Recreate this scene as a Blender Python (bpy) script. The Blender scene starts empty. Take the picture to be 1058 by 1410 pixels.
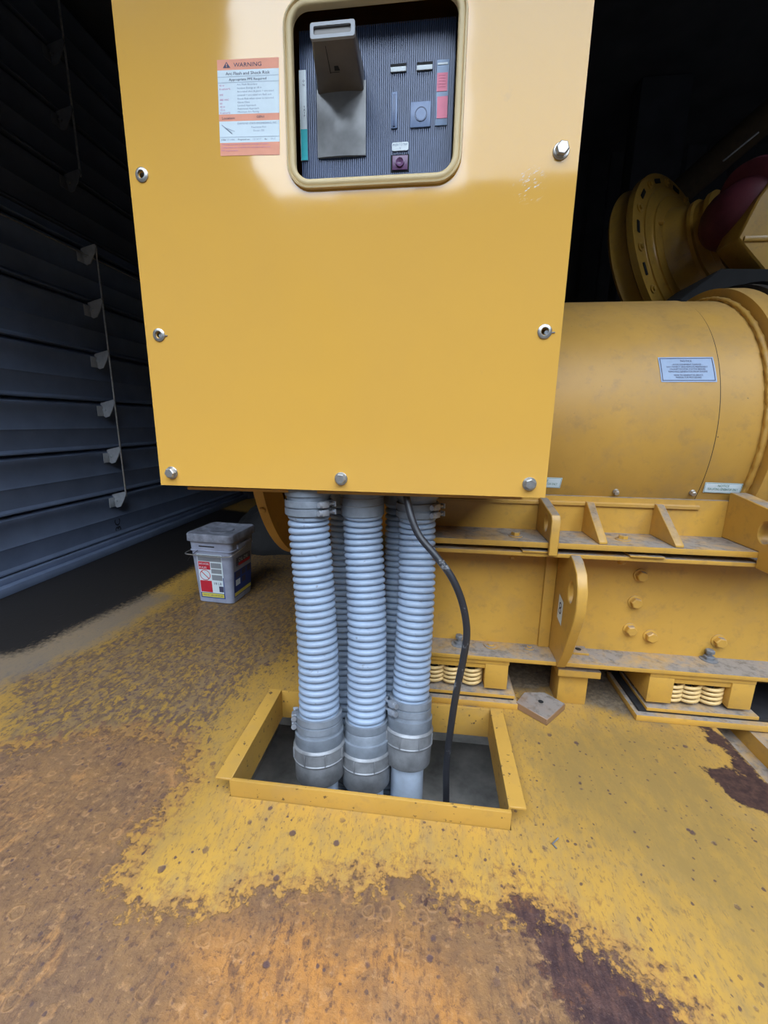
import bpy, bmesh, math, random
from mathutils import Vector, Matrix, noise
random.seed(7)
scene = bpy.context.scene
COL = scene.collection
PI = math.pi
V = Vector

# ------------------------------------------------------------------ camera
FPX, PITCH, YAW, ROLL, CH = 567.0, math.radians(12.35), math.radians(-6.57), math.radians(.823), .87
CP = V((0, 0, CH))
_R0 = V((math.cos(YAW), -math.sin(YAW), 0)); _FH = V((math.sin(YAW), math.cos(YAW), 0)); _Z = V((0, 0, 1))
_F = _FH*math.cos(PITCH) - _Z*math.sin(PITCH); _U0 = _FH*math.sin(PITCH) + _Z*math.cos(PITCH)
_R = _R0*math.cos(ROLL) + _U0*math.sin(ROLL); _U = -_R0*math.sin(ROLL) + _U0*math.cos(ROLL)
def ray(x, y): return _F + _R*((x-529)/FPX) - _U*((y-705)/FPX)
def at(x, y, Y):                      # the point of a sight line on the upright plane at depth Y
    d = ray(x, y); return CP + d*(Y/d.y)
def onz(x, y, z=0.0):                 # ... on the level plane at height z
    d = ray(x, y); return CP + d*((z-CH)/d.z)
cd = bpy.data.cameras.new('camera'); cam = bpy.data.objects.new('camera', cd); COL.objects.link(cam)
M3 = Matrix((_R, _U, -_F)).transposed()
cam.matrix_world = Matrix.Translation(CP) @ M3.to_4x4()
cd.sensor_fit = 'HORIZONTAL'; cd.sensor_width = 36.0; cd.lens = FPX/1058*36.0
cd.clip_start = .02; cd.clip_end = 200
scene.camera = cam

# ------------------------------------------------------------------ materials
def rgb(h, k=1.0):
    h = h.lstrip('#'); c = [int(h[i:i+2], 16)/255 for i in (0, 2, 4)]
    return tuple(k*((x/12.92) if x <= .04045 else ((x+.055)/1.055)**2.4) for x in c) + (1,)
class NT:
    def __init__(s, name):
        s.m = bpy.data.materials.new(name); s.m.use_nodes = True; s.t = s.m.node_tree
        s.b = s.t.nodes['Principled BSDF']
    def n(s, typ, **kw):
        nd = s.t.nodes.new(typ)
        for k, v in kw.items():
            if k in nd.inputs: nd.inputs[k].default_value = v
            else: setattr(nd, k, v)
        return nd
    def l(s, a, b): s.t.links.new(a, b)
    def pos(s):
        return s.n('ShaderNodeNewGeometry').outputs['Position']
    def noise(s, scale, detail=4, rough=.6, vec=None, out='Fac', dist=0.0):
        nd = s.n('ShaderNodeTexNoise'); nd.inputs['Scale'].default_value = scale
        nd.inputs['Detail'].default_value = detail; nd.inputs['Roughness'].default_value = rough
        nd.inputs['Distortion'].default_value = dist
        s.l(vec if vec else s.pos(), nd.inputs['Vector']); return nd.outputs[out]
    def ramp(s, fac, a, b, ca=0.0, cb=1.0):
        nd = s.n('ShaderNodeMapRange'); nd.inputs[1].default_value = a; nd.inputs[2].default_value = b
        nd.inputs[3].default_value = ca; nd.inputs[4].default_value = cb; s.l(fac, nd.inputs[0]); return nd.outputs[0]
    def math(s, op, a, b=None):
        nd = s.n('ShaderNodeMath', operation=op)
        for i, v in enumerate((a, b)):
            if v is None: continue
            if isinstance(v, (int, float)): nd.inputs[i].default_value = v
            else: s.l(v, nd.inputs[i])
        return nd.outputs[0]
    def mix(s, fac, a, b, typ='MIX'):
        nd = s.n('ShaderNodeMixRGB', blend_type=typ)
        for i, v in enumerate((fac, a, b)):
            if isinstance(v, (int, float)): nd.inputs[i].default_value = v
            elif isinstance(v, tuple): nd.inputs[i].default_value = v
            else: s.l(v, nd.inputs[i])
        return nd.outputs[0]
    def bump(s, h, strength=.3, dist=.002):
        nd = s.n('ShaderNodeBump'); nd.inputs['Strength'].default_value = strength; nd.inputs['Distance'].default_value = dist
        s.l(h, nd.inputs['Height']); s.l(nd.outputs[0], s.b.inputs['Normal'])
    def set(s, **kw):
        for k, v in kw.items():
            k = k.replace('_', ' ')
            if isinstance(v, (int, float, tuple)): s.b.inputs[k].default_value = v
            else: s.l(v, s.b.inputs[k])
        return s.m

def plain(name, col, rough=.5, metal=0.0, var=.12, scale=30, bump=0.0):
    t = NT(name); n = t.noise(scale)
    c = t.mix(t.ramp(n, .3, .7), tuple(x*(1-var) for x in col[:3]) + (1,), tuple(min(1, x*(1+var)) for x in col[:3]) + (1,))
    t.set(Base_Color=c, Roughness=rough, Metallic=metal)
    if bump: t.bump(t.noise(scale*3), bump, .001)
    return t.m

YEL = (.60, .325, .055, 1)
def machine_paint(name, col, dust=.75, rough=.38, chips=.72, dustcol=(.235, .205, .18, 1)):
    t = NT(name)
    n1 = t.noise(3.0, 5); n2 = t.noise(26, 6, .7)
    c = t.mix(t.ramp(n1, .35, .7), col, tuple(x*.80 for x in col[:3]) + (1,))
    c = t.mix(t.ramp(n2, .54, .72, 0, .40), c, (.25, .15, .06, 1)); c = t.mix(t.ramp(t.noise(5, 7, .7), .52, .68, 0, .35), c, (.30, .19, .09, 1))
    if chips:
        c = t.mix(t.ramp(t.noise(55, 5), chips, chips+.03, 0, .8), c, (.045, .026, .022, 1))
    geo = t.n('ShaderNodeNewGeometry'); sx = t.n('ShaderNodeSeparateXYZ'); t.l(geo.outputs['Normal'], sx.inputs[0])
    up = t.ramp(sx.outputs[2], .6, .95); pat = t.ramp(t.noise(9, 6, .7), .34, .54, .35, 1)
    f = t.math('MULTIPLY', t.math('MULTIPLY', up, pat), dust)      # settled dust on upward faces
    dc = t.mix(t.ramp(t.noise(40, 5, .7), .48, .68), dustcol, tuple(x*.45 for x in dustcol[:3]) + (1,))
    c = t.mix(f, c, dc)
    r = t.mix(f, (rough,)*3 + (1,), (.85,)*3 + (1,))
    t.set(Base_Color=c, Roughness=r)
    t.bump(t.noise(18, 5), .12, .003)
    return t.m

M = {}
M['yellow'] = machine_paint('yellow_paint', YEL, dust=.95)
M['yellow_hatch'] = machine_paint('worn_hatch_paint', (.50, .275, .050, 1), dust=.0, rough=.5, chips=.63)
M['yellow_drum'] = machine_paint('yellow_drum_paint', (.54, .29, .05, 1), dust=.25, rough=.50)
M['yellow_dark'] = machine_paint('yellow_engine_paint', (.60, .34, .06, 1), dust=.1, rough=.30)
def panel_paint():
    t = NT('panel_paint')
    n1 = t.noise(2.2, 4); c = t.mix(t.ramp(n1, .3, .75), (.73, .395, .066, 1), (.69, .375, .072, 1))
    # faint smudges, and a white scuff left of the right hand bolt
    c = t.mix(t.ramp(t.noise(7, 5, .7), .66, .80, 0, .30), c, (.33, .24, .12, 1))
    p = t.pos(); mp = t.n('ShaderNodeMapping'); t.l(p, mp.inputs[0])
    mp.inputs['Rotation'].default_value = (0, math.radians(32), 0)
    dv = t.n('ShaderNodeVectorMath', operation='DISTANCE'); t.l(p, dv.inputs[0]); dv.inputs[1].default_value = tuple(at(729, 255, .96))
    near = t.ramp(dv.outputs['Value'], .008, .036, 1, 0)
    st = t.n('ShaderNodeMapping'); t.l(mp.outputs[0], st.inputs[0]); st.inputs['Scale'].default_value = (40, 40, 130)
    ns = t.noise(1.6, 4, .7, vec=st.outputs[0])
    sc = t.math('MULTIPLY', near, t.ramp(ns, .58, .62))
    c = t.mix(sc, c, (.80, .80, .82, 1))
    t.set(Base_Color=c, Roughness=.07)
    t.b.inputs['Specular IOR Level'].default_value = .72
    t.bump(t.noise(3.2, 3, .5), .18, .01)
    return t.m
M['panel'] = panel_paint()
M['gasket'] = plain('tan_gasket', (.66, .50, .26, 1), .5, var=.03, scale=40)
M['steel'] = plain('bolt_steel', (.55, .53, .50, 1), .35, .85, var=.2, scale=80)
M['galv'] = plain('galvanised_steel', (.36, .38, .42, 1), .42, .55, var=.25, scale=25)
M['pipe'] = plain('bright_conduit_steel', (.52, .60, .72, 1), .35, .25, var=.15, scale=20)
M['castal'] = plain('cast_fitting', (.23, .235, .245, 1), .48, .35, var=.3, scale=22, bump=.15)
def hose_mat():
    t = NT('grey_hose'); n = t.noise(14, 5, .7)
    c = t.mix(t.ramp(n, .35, .7), (.285, .355, .46, 1), (.23, .28, .36, 1))
    c = t.mix(t.ramp(t.noise(60, 3), .66, .74, 0, .6), c, (.10, .09, .08, 1))
    return t.set(Base_Color=c, Roughness=.36)
M['hose'] = hose_mat()
M['hose_band'] = plain('grey_hose_collar', (.21, .235, .27, 1), .45, .2, var=.2, scale=25)
M['black'] = plain('black_rubber', (.018, .018, .02, 1), .5, var=.4, scale=30)
def cable_mat():
    t = NT('scuffed_black_cable')
    c = t.mix(t.ramp(t.noise(22, 5, .7), .60, .68, 0, .8), (.022, .022, .026, 1), (.28, .28, .29, 1))
    return t.set(Base_Color=c, Roughness=.45)
M['cable'] = cable_mat()
M['void'] = plain('dark_interior', (.008, .008, .008, 1), .8)
M['breaker'] = plain('breaker_plastic', (.10, .135, .235, 1), .38, var=.1)
M['breaker_light'] = plain('breaker_grey_plastic', (.19, .26, .42, 1), .38, var=.08)
M['handle'] = plain('handle_plastic', (.125, .105, .085, 1), .35, var=.15, scale=18)
M['handle_face'] = plain('handle_face_plastic', (.30, .31, .33, 1), .4, var=.08)
M['scoop'] = plain('scoop_plastic', (.27, .27, .27, 1), .25, var=.3, scale=12)
M['white'] = plain('white_plastic', (.74, .80, .82, 1), .5, var=.04)
M['cyan'] = plain('turquoise_strip', (.02, .52, .56, 1), .5, var=.05)
M['pink'] = plain('pink_strip', (.85, .22, .32, 1), .5, var=.05)
M['purple'] = plain('purple_button', (.16, .07, .16, 1), .3, var=.1)
M['paper'] = plain('label_paper', (.70, .80, .84, 1), .55, var=.03)
M['salmon'] = plain('label_salmon', (.85, .34, .21, 1), .55, var=.04)
M['ink'] = plain('label_ink', (.06, .06, .11, 1), .6)
M['ink_faint'] = plain('label_ink_faint', (.32, .38, .48, 1), .6)
M['ink_red'] = plain('label_ink_red', (.62, .22, .38, 1), .6)
M['ink_green'] = plain('label_ink_green', (.06, .22, .16, 1), .6)
M['notice'] = plain('notice_blue_grey', (.28, .37, .52, 1), .45, var=.06)
M['pail'] = plain('pail_plastic', (.30, .325, .42, 1), .5, var=.15, scale=18)
M['pail_lid'] = plain('pail_lid_plastic', (.19, .20, .24, 1), .6, var=.45, scale=22)
M['red'] = plain('label_red', (.55, .02, .04, 1), .5, var=.06)
M['blue'] = plain('label_blue', (.02, .055, .26, 1), .5, var=.1)
M['lemon'] = plain('label_yellow', (.70, .62, .10, 1), .5, var=.06)
M['grey_label'] = plain('label_grey', (.25, .27, .30, 1), .5, var=.06)
M['louver'] = plain('louver_sheet', (.17, .215, .32, 1), .45, .25, var=.12, scale=6)
M['louver_dark'] = plain('louver_bracket_steel', (.42, .44, .47, 1), .45, .2)
M['walldark'] = plain('dark_wall_paint', (.045, .045, .055, 1), .6, var=.3, scale=4)
M['walldark2'] = plain('dark_bracket_steel', (.12, .12, .13, 1), .5, .2)
M['tarp'] = plain('dark_grey_sack', (.012, .011, .011, 1), .8, var=.3, scale=12, bump=.3)
M['brown_pipe'] = plain('dark_brown_pipe', (.055, .034, .016, 1), .85, var=.2); M['guard'] = plain('flat_black_sheet', (.010, .010, .011, 1), .85)
M['turbo'] = plain('dark_red_blanket', (.16, .03, .045, 1), .6, var=.2, scale=14)
M['ruststeel'] = machine_paint('rusty_brown_plate', (.30, .17, .09, 1), dust=.9)
M['spring'] = plain('cream_spring', (.62, .42, .17, 1), .4, var=.15)
M['pit'] = plain('pit_grime', (.46, .43, .39, 1), .75, var=.45, scale=7)
M['asphalt'] = plain('yard_asphalt', (.018, .018, .018, 1), .9, var=.2)
M['facade'] = plain('dark_facade', (.010, .010, .011, 1), .8)
M['facade_pale'] = plain('pale_facade', (.72, .72, .70, 1), .8)

# ------------------------------------------------------------------ mesh helpers
class MB:
    def __init__(s): s.bm = bmesh.new(); s.mats = []
    def _mi(s, faces, m):
        if m is None: return
        if m not in s.mats: s.mats.append(m)
        i = s.mats.index(m)
        for f in faces: f.material_index = i
    def box(s, lo, hi, bev=0.0, mat=None, m=None, seg=2):
        lo, hi = V(lo), V(hi); c = (lo+hi)/2; d = hi-lo
        b2 = bmesh.new(); bmesh.ops.create_cube(b2, size=1)
        for v in b2.verts: v.co = V((v.co.x*d.x, v.co.y*d.y, v.co.z*d.z))
        if bev: bmesh.ops.bevel(b2, geom=b2.edges[:], offset=bev, segments=seg, affect='EDGES', profile=.5)
        for v in b2.verts:
            v.co = v.co + c
            if mat: v.co = mat @ v.co
        return s._merge(b2, m)
    def _merge(s, b2, m=None):
        base = len(s.bm.verts); vs = [s.bm.verts.new(v.co) for v in b2.verts]
        b2.verts.index_update(); fs = []
        for f in b2.faces:
            try: fs.append(s.bm.faces.new([vs[v.index] for v in f.verts]))
            except ValueError: pass
        b2.free(); s._mi(fs, m); return vs
    def grid(s, rows, m=None, closed_u=False, closed_v=False):
        R = [[s.bm.verts.new(p) for p in r] for r in rows]; fs = []
        nu, nv = len(R), len(R[0])
        for i in range(nu if closed_u else nu-1):
            for j in range(nv if closed_v else nv-1):
                a, b, c, d = R[i][j], R[i][(j+1) % nv], R[(i+1) % nu][(j+1) % nv], R[(i+1) % nu][j]
                try: fs.append(s.bm.faces.new((a, b, c, d)))
                except ValueError: pass
        s._mi(fs, m); return R
    def face(s, pts, m=None):
        f = s.bm.faces.new([s.bm.verts.new(p) for p in pts]); s._mi([f], m); return f
    def lathe(s, A, B, prof, n=40, m=None, cap=True):
        """prof: (distance along A->B, radius)"""
        A, B = V(A), V(B); ax = (B-A).normalized(); u = ax.orthogonal().normalized(); w = ax.cross(u)
        rows = [[A + ax*t + (u*math.cos(2*PI*k/n) + w*math.sin(2*PI*k/n))*max(r, 1e-5) for k in range(n)] for t, r in prof]
        R = s.grid(rows, m, closed_v=True)
        if cap:
            fs = []
            for row in (R[0], R[-1]):
                try: fs.append(s.bm.faces.new(row))
                except ValueError: pass
            s._mi(fs, m)
    def cyl(s, A, B, r, n=24, m=None, r2=None):
        s.lathe(A, B, [(0, r), ((V(B)-V(A)).length, r if r2 is None else r2)], n, m)
    def hexbolt(s, P, N, r, h, m=None, washer=0.0):
        N = V(N).normalized(); P = V(P)
        if washer: s.lathe(P, P+N, [(0, washer), (.0025, washer), (.003, washer*.96), (.003, r*.6)], 28, m, cap=False); P = P + N*.003
        u = N.orthogonal().normalized(); w = N.cross(u); a0 = random.random()
        def ring(t, rr): return [P + N*t + (u*math.cos(a0+k*PI/3) + w*math.sin(a0+k*PI/3))*rr for k in range(6)]
        R = s.grid([ring(0, r), ring(h*.85, r), ring(h, r*.84)], m, closed_v=True); s._mi([s.bm.faces.new(R[-1])], m)
    def prism(s, poly, axis, a, b, m=None, bev=0.0, holes=()):
        """poly in the two other axes, extruded along axis from a to b; holes: list of loops (bridged by fill)"""
        def P(p, t):
            if axis == 'x': return V((t, p[0], p[1]))
            if axis == 'y': return V((p[0], t, p[1]))
            return V((p[0], p[1], t))
        b2 = bmesh.new(); loops = [poly] + list(holes); edges = []; walls = []
        for t in (a, b):
            es = []
            for lp in loops:
                vs = [b2.verts.new(P(p, t)) for p in lp]; walls.append(vs)
                for i in range(len(vs)): es.append(b2.edges.new((vs[i], vs[(i+1) % len(vs)])))
            bmesh.ops.triangle_fill(b2, use_beauty=True, use_dissolve=True, edges=es)
        n = len(loops)
        for k in range(n):
            A, B = walls[k], walls[k+n]
            for i in range(len(A)):
                j = (i+1) % len(A)
                b2.faces.new((A[i], A[j], B[j], B[i]))
        bmesh.ops.recalc_face_normals(b2, faces=b2.faces[:])
        if bev:
            es = [e for e in b2.edges if len(e.link_faces) == 2 and e.calc_face_angle(0) > .9]
            bmesh.ops.bevel(b2, geom=es, offset=bev, segments=1, affect='EDGES')
        return s._merge(b2, m)
    def tube(s, pts, r, n=12, m=None, closed=False, sub=6):
        P = spline(pts, sub) if sub else [V(p) for p in pts]
        fr = frames(P); rows = []
        for i, (p, u, w) in enumerate(fr):
            rr = r(i/(len(fr)-1)) if callable(r) else r
            rows.append([p + (u*math.cos(2*PI*k/n) + w*math.sin(2*PI*k/n))*rr for k in range(n)])
        R = s.grid(rows, m, closed_v=True)
        if not closed:
            fs = [s.bm.faces.new(R[0]), s.bm.faces.new(R[-1])]; s._mi(fs, m)
    def build(s, name, m=None, parent=None, smooth=40, xf=None):
        bm = s.bm
        bmesh.ops.recalc_face_normals(bm, faces=bm.faces[:])
        if xf:
            for v in bm.verts: v.co = xf(v.co)
        a = math.radians(smooth)
        for f in bm.faces: f.smooth = True
        for e in bm.edges:
            if len(e.link_faces) != 2 or e.calc_face_angle(0) > a: e.smooth = False
        me = bpy.data.meshes.new(name); bm.to_mesh(me); bm.free()
        mats = s.mats if s.mats else [m]
        if s.mats and any(False for _ in ()): pass
        for x in mats: me.materials.append(M[x] if isinstance(x, str) else x)
        o = bpy.data.objects.new(name, me); COL.objects.link(o)
        if parent:
            o.parent = parent
            mw = Matrix.Identity(4); q = parent
            if q.type == 'EMPTY': mw = Matrix.Translation(q.location)      # meshes themselves sit at the world origin
            o.matrix_parent_inverse = mw.inverted()
        return o
def spline(pts, sub=8):
    P = [V(p) for p in pts]; out = []
    for i in range(len(P)-1):
        p0, p1, p2, p3 = P[max(i-1, 0)], P[i], P[i+1], P[min(i+2, len(P)-1)]
        for k in range(sub):
            t = k/sub
            out.append(.5*((2*p1) + (p2-p0)*t + (2*p0-5*p1+4*p2-p3)*t*t + (3*p1-p0-3*p2+p3)*t**3))
    out.append(P[-1]); return out
def frames(P):
    out = []; u = None
    for i, p in enumerate(P):
        t = (P[min(i+1, len(P)-1)] - P[max(i-1, 0)]).normalized()
        if u is None: u = t.cross(V((0, 1, 0))); u = u.normalized() if u.length > .01 else t.orthogonal().normalized()
        u = (u - t*u.dot(t)).normalized(); out.append((p, u, t.cross(u)))
    return out
def empty(name, loc, label, cat, group=None):
    o = bpy.data.objects.new(name, None); COL.objects.link(o); o.location = loc; o.empty_display_size = .05
    return tag(o, label, cat, group)
def tag(o, label=None, cat=None, group=None, kind=None):
    if label: o['label'] = label
    if cat: o['category'] = cat
    if group: o['group'] = group
    if kind: o['kind'] = kind
    return o
def struct(o): o['kind'] = 'structure'; return o
def rrect(x0, y0, x1, y1, r, n=6):
    out = []
    for cx, cy, a0 in ((x1-r, y0+r, -PI/2), (x1-r, y1-r, 0), (x0+r, y1-r, PI/2), (x0+r, y0+r, PI)):
        for k in range(n+1):
            a = a0 + PI/2*k/n; out.append((cx + r*math.cos(a), cy + r*math.sin(a)))
    return out
def circ(cx, cy, rx, ry=None, n=24):
    ry = rx if ry is None else ry
    return [(cx + rx*math.cos(2*PI*k/n), cy + ry*math.sin(2*PI*k/n)) for k in range(n)]

# ---- lettering: strings laid out in a flat (u, v) sheet, then carried onto the surface by a function
def letters(items):
    """items: (text, u, v_baseline, cap_height, align, max_width or 0, angle) -> bmesh in the uv sheet"""
    bm = bmesh.new()
    for it in items:
        txt, u, v, h, al, mw = (list(it) + [0])[:6]; ang = it[6] if len(it) > 6 else 0
        cu = bpy.data.curves.new('t', 'FONT'); cu.body = txt; cu.size = h/.70; cu.align_x = al; cu.resolution_u = 2
        ob = bpy.data.objects.new('t', cu); COL.objects.link(ob)
        dg = bpy.context.evaluated_depsgraph_get(); dg.update()
        me = bpy.data.meshes.new_from_object(ob.evaluated_get(dg))
        xs = [p.co.x for p in me.vertices]
        k = 1.0
        if mw and xs and max(xs)-min(xs) > mw: k = mw/(max(xs)-min(xs))
        for p in me.vertices:
            x, y = p.co.x*k, p.co.y
            p.co = (u + x*math.cos(ang) - y*math.sin(ang), v + x*math.sin(ang) + y*math.cos(ang), 0)
        bm.from_mesh(me)
        bpy.data.objects.remove(ob); bpy.data.curves.remove(cu); bpy.data.meshes.remove(me)
    return bm
def lettering(name, items, m, parent, fn):
    mb = MB(); mb.bm.free(); mb.bm = letters(items)
    for v in mb.bm.verts: v.co = fn(v.co.x, v.co.y)
    return mb.build(name, m, parent)
def sheet(u0, v0, u1, v1, fn, nu=1, nv=1, mb=None, m=None):
    mb = mb or MB()
    mb.grid([[fn(u0+(u1-u0)*i/nu, v0+(v1-v0)*j/nv) for i in range(nu+1)] for j in range(nv+1)], m)
    return mb

# ------------------------------------------------------------------ the setting: deck, pit, walls
HX0, HX1, HY0, HY1 = -.440, .197, .772, 1.092          # opening in the deck
FX1 = .865                                             # the deck plate ends here on the right
def sd_poly(p, poly):
    x, y = p; d = 1e9; ins = False; n = len(poly)
    for i in range(n):
        x1, y1 = poly[i]; x2, y2 = poly[(i+1) % n]
        ex, ey = x2-x1, y2-y1; wx, wy = x-x1, y-y1
        t = max(0, min(1, (wx*ex+wy*ey)/(ex*ex+ey*ey+1e-12)))
        d = min(d, (wx-ex*t)**2 + (wy-ey*t)**2)
        if (y1 > y) != (y2 > y) and x < (x2-x1)*(y-y1)/(y2-y1)+x1: ins = not ins
    d = math.sqrt(d); return d if ins else -d
def fp(*px): return [tuple(onz(*q))[:2] for q in px]
RUST = fp((-40, 1040), (60, 1030), (120, 1015), (200, 1012), (250, 1030), (262, 1070), (215, 1110), (175, 1170), (150, 1205), (170, 1250), (215, 1268), (255, 1262), (330, 1240),
          (400, 1228), (470, 1226), (540, 1222), (575, 1210), (610, 1235), (655, 1262), (690, 1268), (715, 1236), (760, 1262), (830, 1312), (900, 1362), (965, 1425), (965, 1600), (-200, 1600))
DARKR = fp((705, 1238), (735, 1250), (790, 1290), (850, 1335), (910, 1378), (955, 1425), (955, 1600), (850, 1600), (820, 1425), (785, 1390), (755, 1340), (735, 1300), (712, 1275))
DARKR2 = fp((545, 1225), (590, 1218), (640, 1255), (690, 1275), (690, 1300), (640, 1290), (600, 1270), (560, 1262))
ORANGE = fp((260, 1290), (420, 1240), (560, 1270), (640, 1330), (690, 1430), (690, 1600), (150, 1600), (230, 1400))
SPECK_FALLOFF = fp((-50, 930), (120, 880), (270, 800), (360, 730), (440, 700), (440, 900), (375, 945), (290, 1060), (250, 1140), (160, 1200), (-50, 1100))  # worn speckles; the back part stands in for light falloff
MUD = fp((-90, 925), (40, 895), (110, 862), (190, 826), (250, 792), (300, 765), (420, 715), (300, 700), (-60, 790))
DUST = fp((-60, 975), (60, 922), (150, 880), (240, 820), (200, 810), (100, 850), (-60, 910))
OIL = fp((640, 990), (690, 955), (760, 955), (850, 985), (900, 1000), (940, 985), (880, 920), (640, 900))
SEAMR = fp((940, 985), (985, 1030), (1058, 1125), (1200, 1300), (1200, 1180), (1058, 1075), (975, 985))
SEAM2 = fp((960, 1055), (1010, 1060), (1058, 1095), (1140, 1170), (1140, 1220), (1058, 1122), (1010, 1098))
GREYW = fp((690, 985), (860, 985), (960, 1000), (1100, 1160), (1200, 1420), (1040, 1420), (960, 1300), (850, 1200), (730, 1130))
def soft(p, poly, w): return max(0, min(1, .5 + sd_poly(p, poly)/(2*w)))
def linspace(a, b, n): return [a + (b-a)*i/n for i in range(n+1)]
OX0, OX1, OY0, OY1 = HX0-.0065, HX1+.0065, .7605, 1.1005
xs = linspace(-2.4, OX0, 85)[:-1] + linspace(OX0, OX1, 32)[:-1] + linspace(OX1, FX1, 34)
ys = linspace(.30, OY0, 30)[:-1] + linspace(OY0, OY1, 14)[:-1] + linspace(OY1, 2.2, 44)[:-1] + linspace(2.2, 4.4, 30)
mb = MB(); mb.grid([[V((x, y, 0)) for x in xs] for y in ys])
dele = [f for f in mb.bm.faces if OX0 < f.calc_center_median().x < OX1 and OY0 < f.calc_center_median().y < OY1]
bmesh.ops.delete(mb.bm, geom=dele, context='FACES')
ext = bmesh.ops.extrude_face_region(mb.bm, geom=mb.bm.faces[:])
for e in ext['geom']:
    if isinstance(e, bmesh.types.BMVert): e.co.z = -.012
def floor_mat():
    t = NT('worn_deck_paint'); p = t.pos()
    a1 = t.n('ShaderNodeVertexColor'); a1.layer_name = 'wear_a'; a2 = t.n('ShaderNodeVertexColor'); a2.layer_name = 'wear_falloff_b'
    s1 = t.n('ShaderNodeSeparateColor'); t.l(a1.outputs[0], s1.inputs[0]); s2 = t.n('ShaderNodeSeparateColor'); t.l(a2.outputs[0], s2.inputs[0])
    rust, dark, mud = s1.outputs; orange, speck_falloff, oil = s2.outputs
    a3 = t.n('ShaderNodeVertexColor'); a3.layer_name = 'wear_c'; s3 = t.n('ShaderNodeSeparateColor'); t.l(a3.outputs[0], s3.inputs[0])
    dust, seam, greyw = s3.outputs
    nA = t.noise(4, 6, .65); nB = t.noise(15, 8, .72); nC = t.noise(60, 6, .7); nD = t.noise(170, 4, .7); nE = t.noise(1.6, 4)
    def edge(mask, amp, lo=.42, hi=.58, n=nB):
        v = t.math('ADD', mask, t.math('MULTIPLY', t.math('SUBTRACT', n, .5), amp)); return t.ramp(v, lo, hi)
    mN = t.math('ADD', t.math('MULTIPLY', nB, .6), t.math('MULTIPLY', nC, .4))          # ragged edges
    # streaks dragged across the deck (worn by boots and cases), a little oblique
    mp = t.n('ShaderNodeMapping'); t.l(p, mp.inputs[0]); mp.inputs['Rotation'].default_value = (0, 0, math.radians(8)); mp.inputs['Scale'].default_value = (1, .42, 1)
    nS = t.noise(22, 7, .75, vec=mp.outputs[0]); nT = t.noise(62, 5, .75, vec=mp.outputs[0]); nU = t.noise(130, 5, .7, vec=mp.outputs[0])
    # yellow deck paint, dulled and scuffed
    col = t.mix(t.ramp(nA, .35, .70), (.475, .265, .048, 1), (.40, .225, .048, 1))
    col = t.mix(t.ramp(nS, .46, .64, 0, .65), col, (.29, .185, .075, 1))
    col = t.mix(t.ramp(nT, .54, .68, 0, .60), col, (.27, .165, .070, 1)); col = t.mix(t.ramp(nU, .54, .63, 0, .70), col, (.17, .10, .052, 1))
    col = t.mix(t.ramp(nD, .60, .74, 0, .35), col, (.24, .14, .06, 1))
    col = t.mix(t.math('MULTIPLY', greyw, .45), col, (.25, .155, .045, 1))
    col = t.mix(t.ramp(t.noise(6.5, 7, .75, dist=.8), .52, .68, 0, .5), col, (.31, .205, .085, 1))
    # right hand side: duller
    col = t.mix(edge(t.math('MULTIPLY', greyw, .66), 1.0, .40, .75, nS), col, (.255, .16, .05, 1))
    # left: worn to a speckled brown, painted darker behind for light falloff
    col = t.mix(t.math('MULTIPLY', t.ramp(speck_falloff, .1, .9), .66), col, (.235, .135, .034, 1))
    sp = t.math('MULTIPLY', speck_falloff, .56)
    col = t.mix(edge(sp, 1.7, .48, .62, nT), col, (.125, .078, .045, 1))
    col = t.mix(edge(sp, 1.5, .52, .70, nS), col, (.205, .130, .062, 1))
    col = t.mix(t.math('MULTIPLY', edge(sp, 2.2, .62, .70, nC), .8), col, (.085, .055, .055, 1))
    # rust sheet
    rc = t.mix(t.ramp(nB, .35, .68), (.245, .138, .060, 1), (.185, .105, .052, 1))
    rc = t.mix(t.ramp(nA, .45, .62, 0, .6), rc, (.165, .105, .066, 1))
    ro = t.mix(t.ramp(nB, .35, .65), (.43, .195, .048, 1), (.33, .16, .052, 1))
    ro = t.mix(t.ramp(nA, .50, .66, 0, .8), ro, (.235, .155, .095, 1))
    rc = t.mix(edge(orange, 1.0, .35, .75, nA), rc, ro)
    patch = t.ramp(t.noise(7, 5, .65), .40, .62, .12, 1); patch2 = t.ramp(t.noise(11, 5, .7, dist=.6), .44, .60)
    rc = t.mix(t.math('MULTIPLY', patch2, .55), rc, (.135, .082, .050, 1))
    rc = t.mix(t.math('MULTIPLY', t.ramp(t.noise(10, 6, .7, dist=1.0), .56, .66), .6), rc, (.40, .205, .075, 1))
    rc = t.mix(t.math('MULTIPLY', t.ramp(nT, .52, .60), t.math('MULTIPLY', patch, .75)), rc, (.090, .050, .038, 1))
    rc = t.mix(t.math('MULTIPLY', t.ramp(nC, .56, .64), .7), rc, (.085, .048, .038, 1))
    rc = t.mix(t.math('MULTIPLY', t.ramp(nU, .53, .62), t.math('MULTIPLY', patch, .6)), rc, (.065, .038, .032, 1))
    rc = t.mix(t.ramp(nC, .36, .44, .45, 0), rc, (.40, .235, .115, 1))
    vb = t.n('ShaderNodeTexVoronoi'); vb.inputs['Scale'].default_value = 26; t.l(p, vb.inputs['Vector'])            # blisters
    db = t.math('ADD', vb.outputs['Distance'], t.math('MULTIPLY', t.math('SUBTRACT', nC, .5), .5))
    rim = t.math('MULTIPLY', t.ramp(db, .20, .28), t.ramp(db, .30, .38, 1, 0)); rim = t.math('MULTIPLY', rim, t.ramp(vb.outputs['Color'], .52, .60))
    rc = t.mix(t.math('MULTIPLY', rim, .30), rc, (.45, .25, .11, 1))
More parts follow.
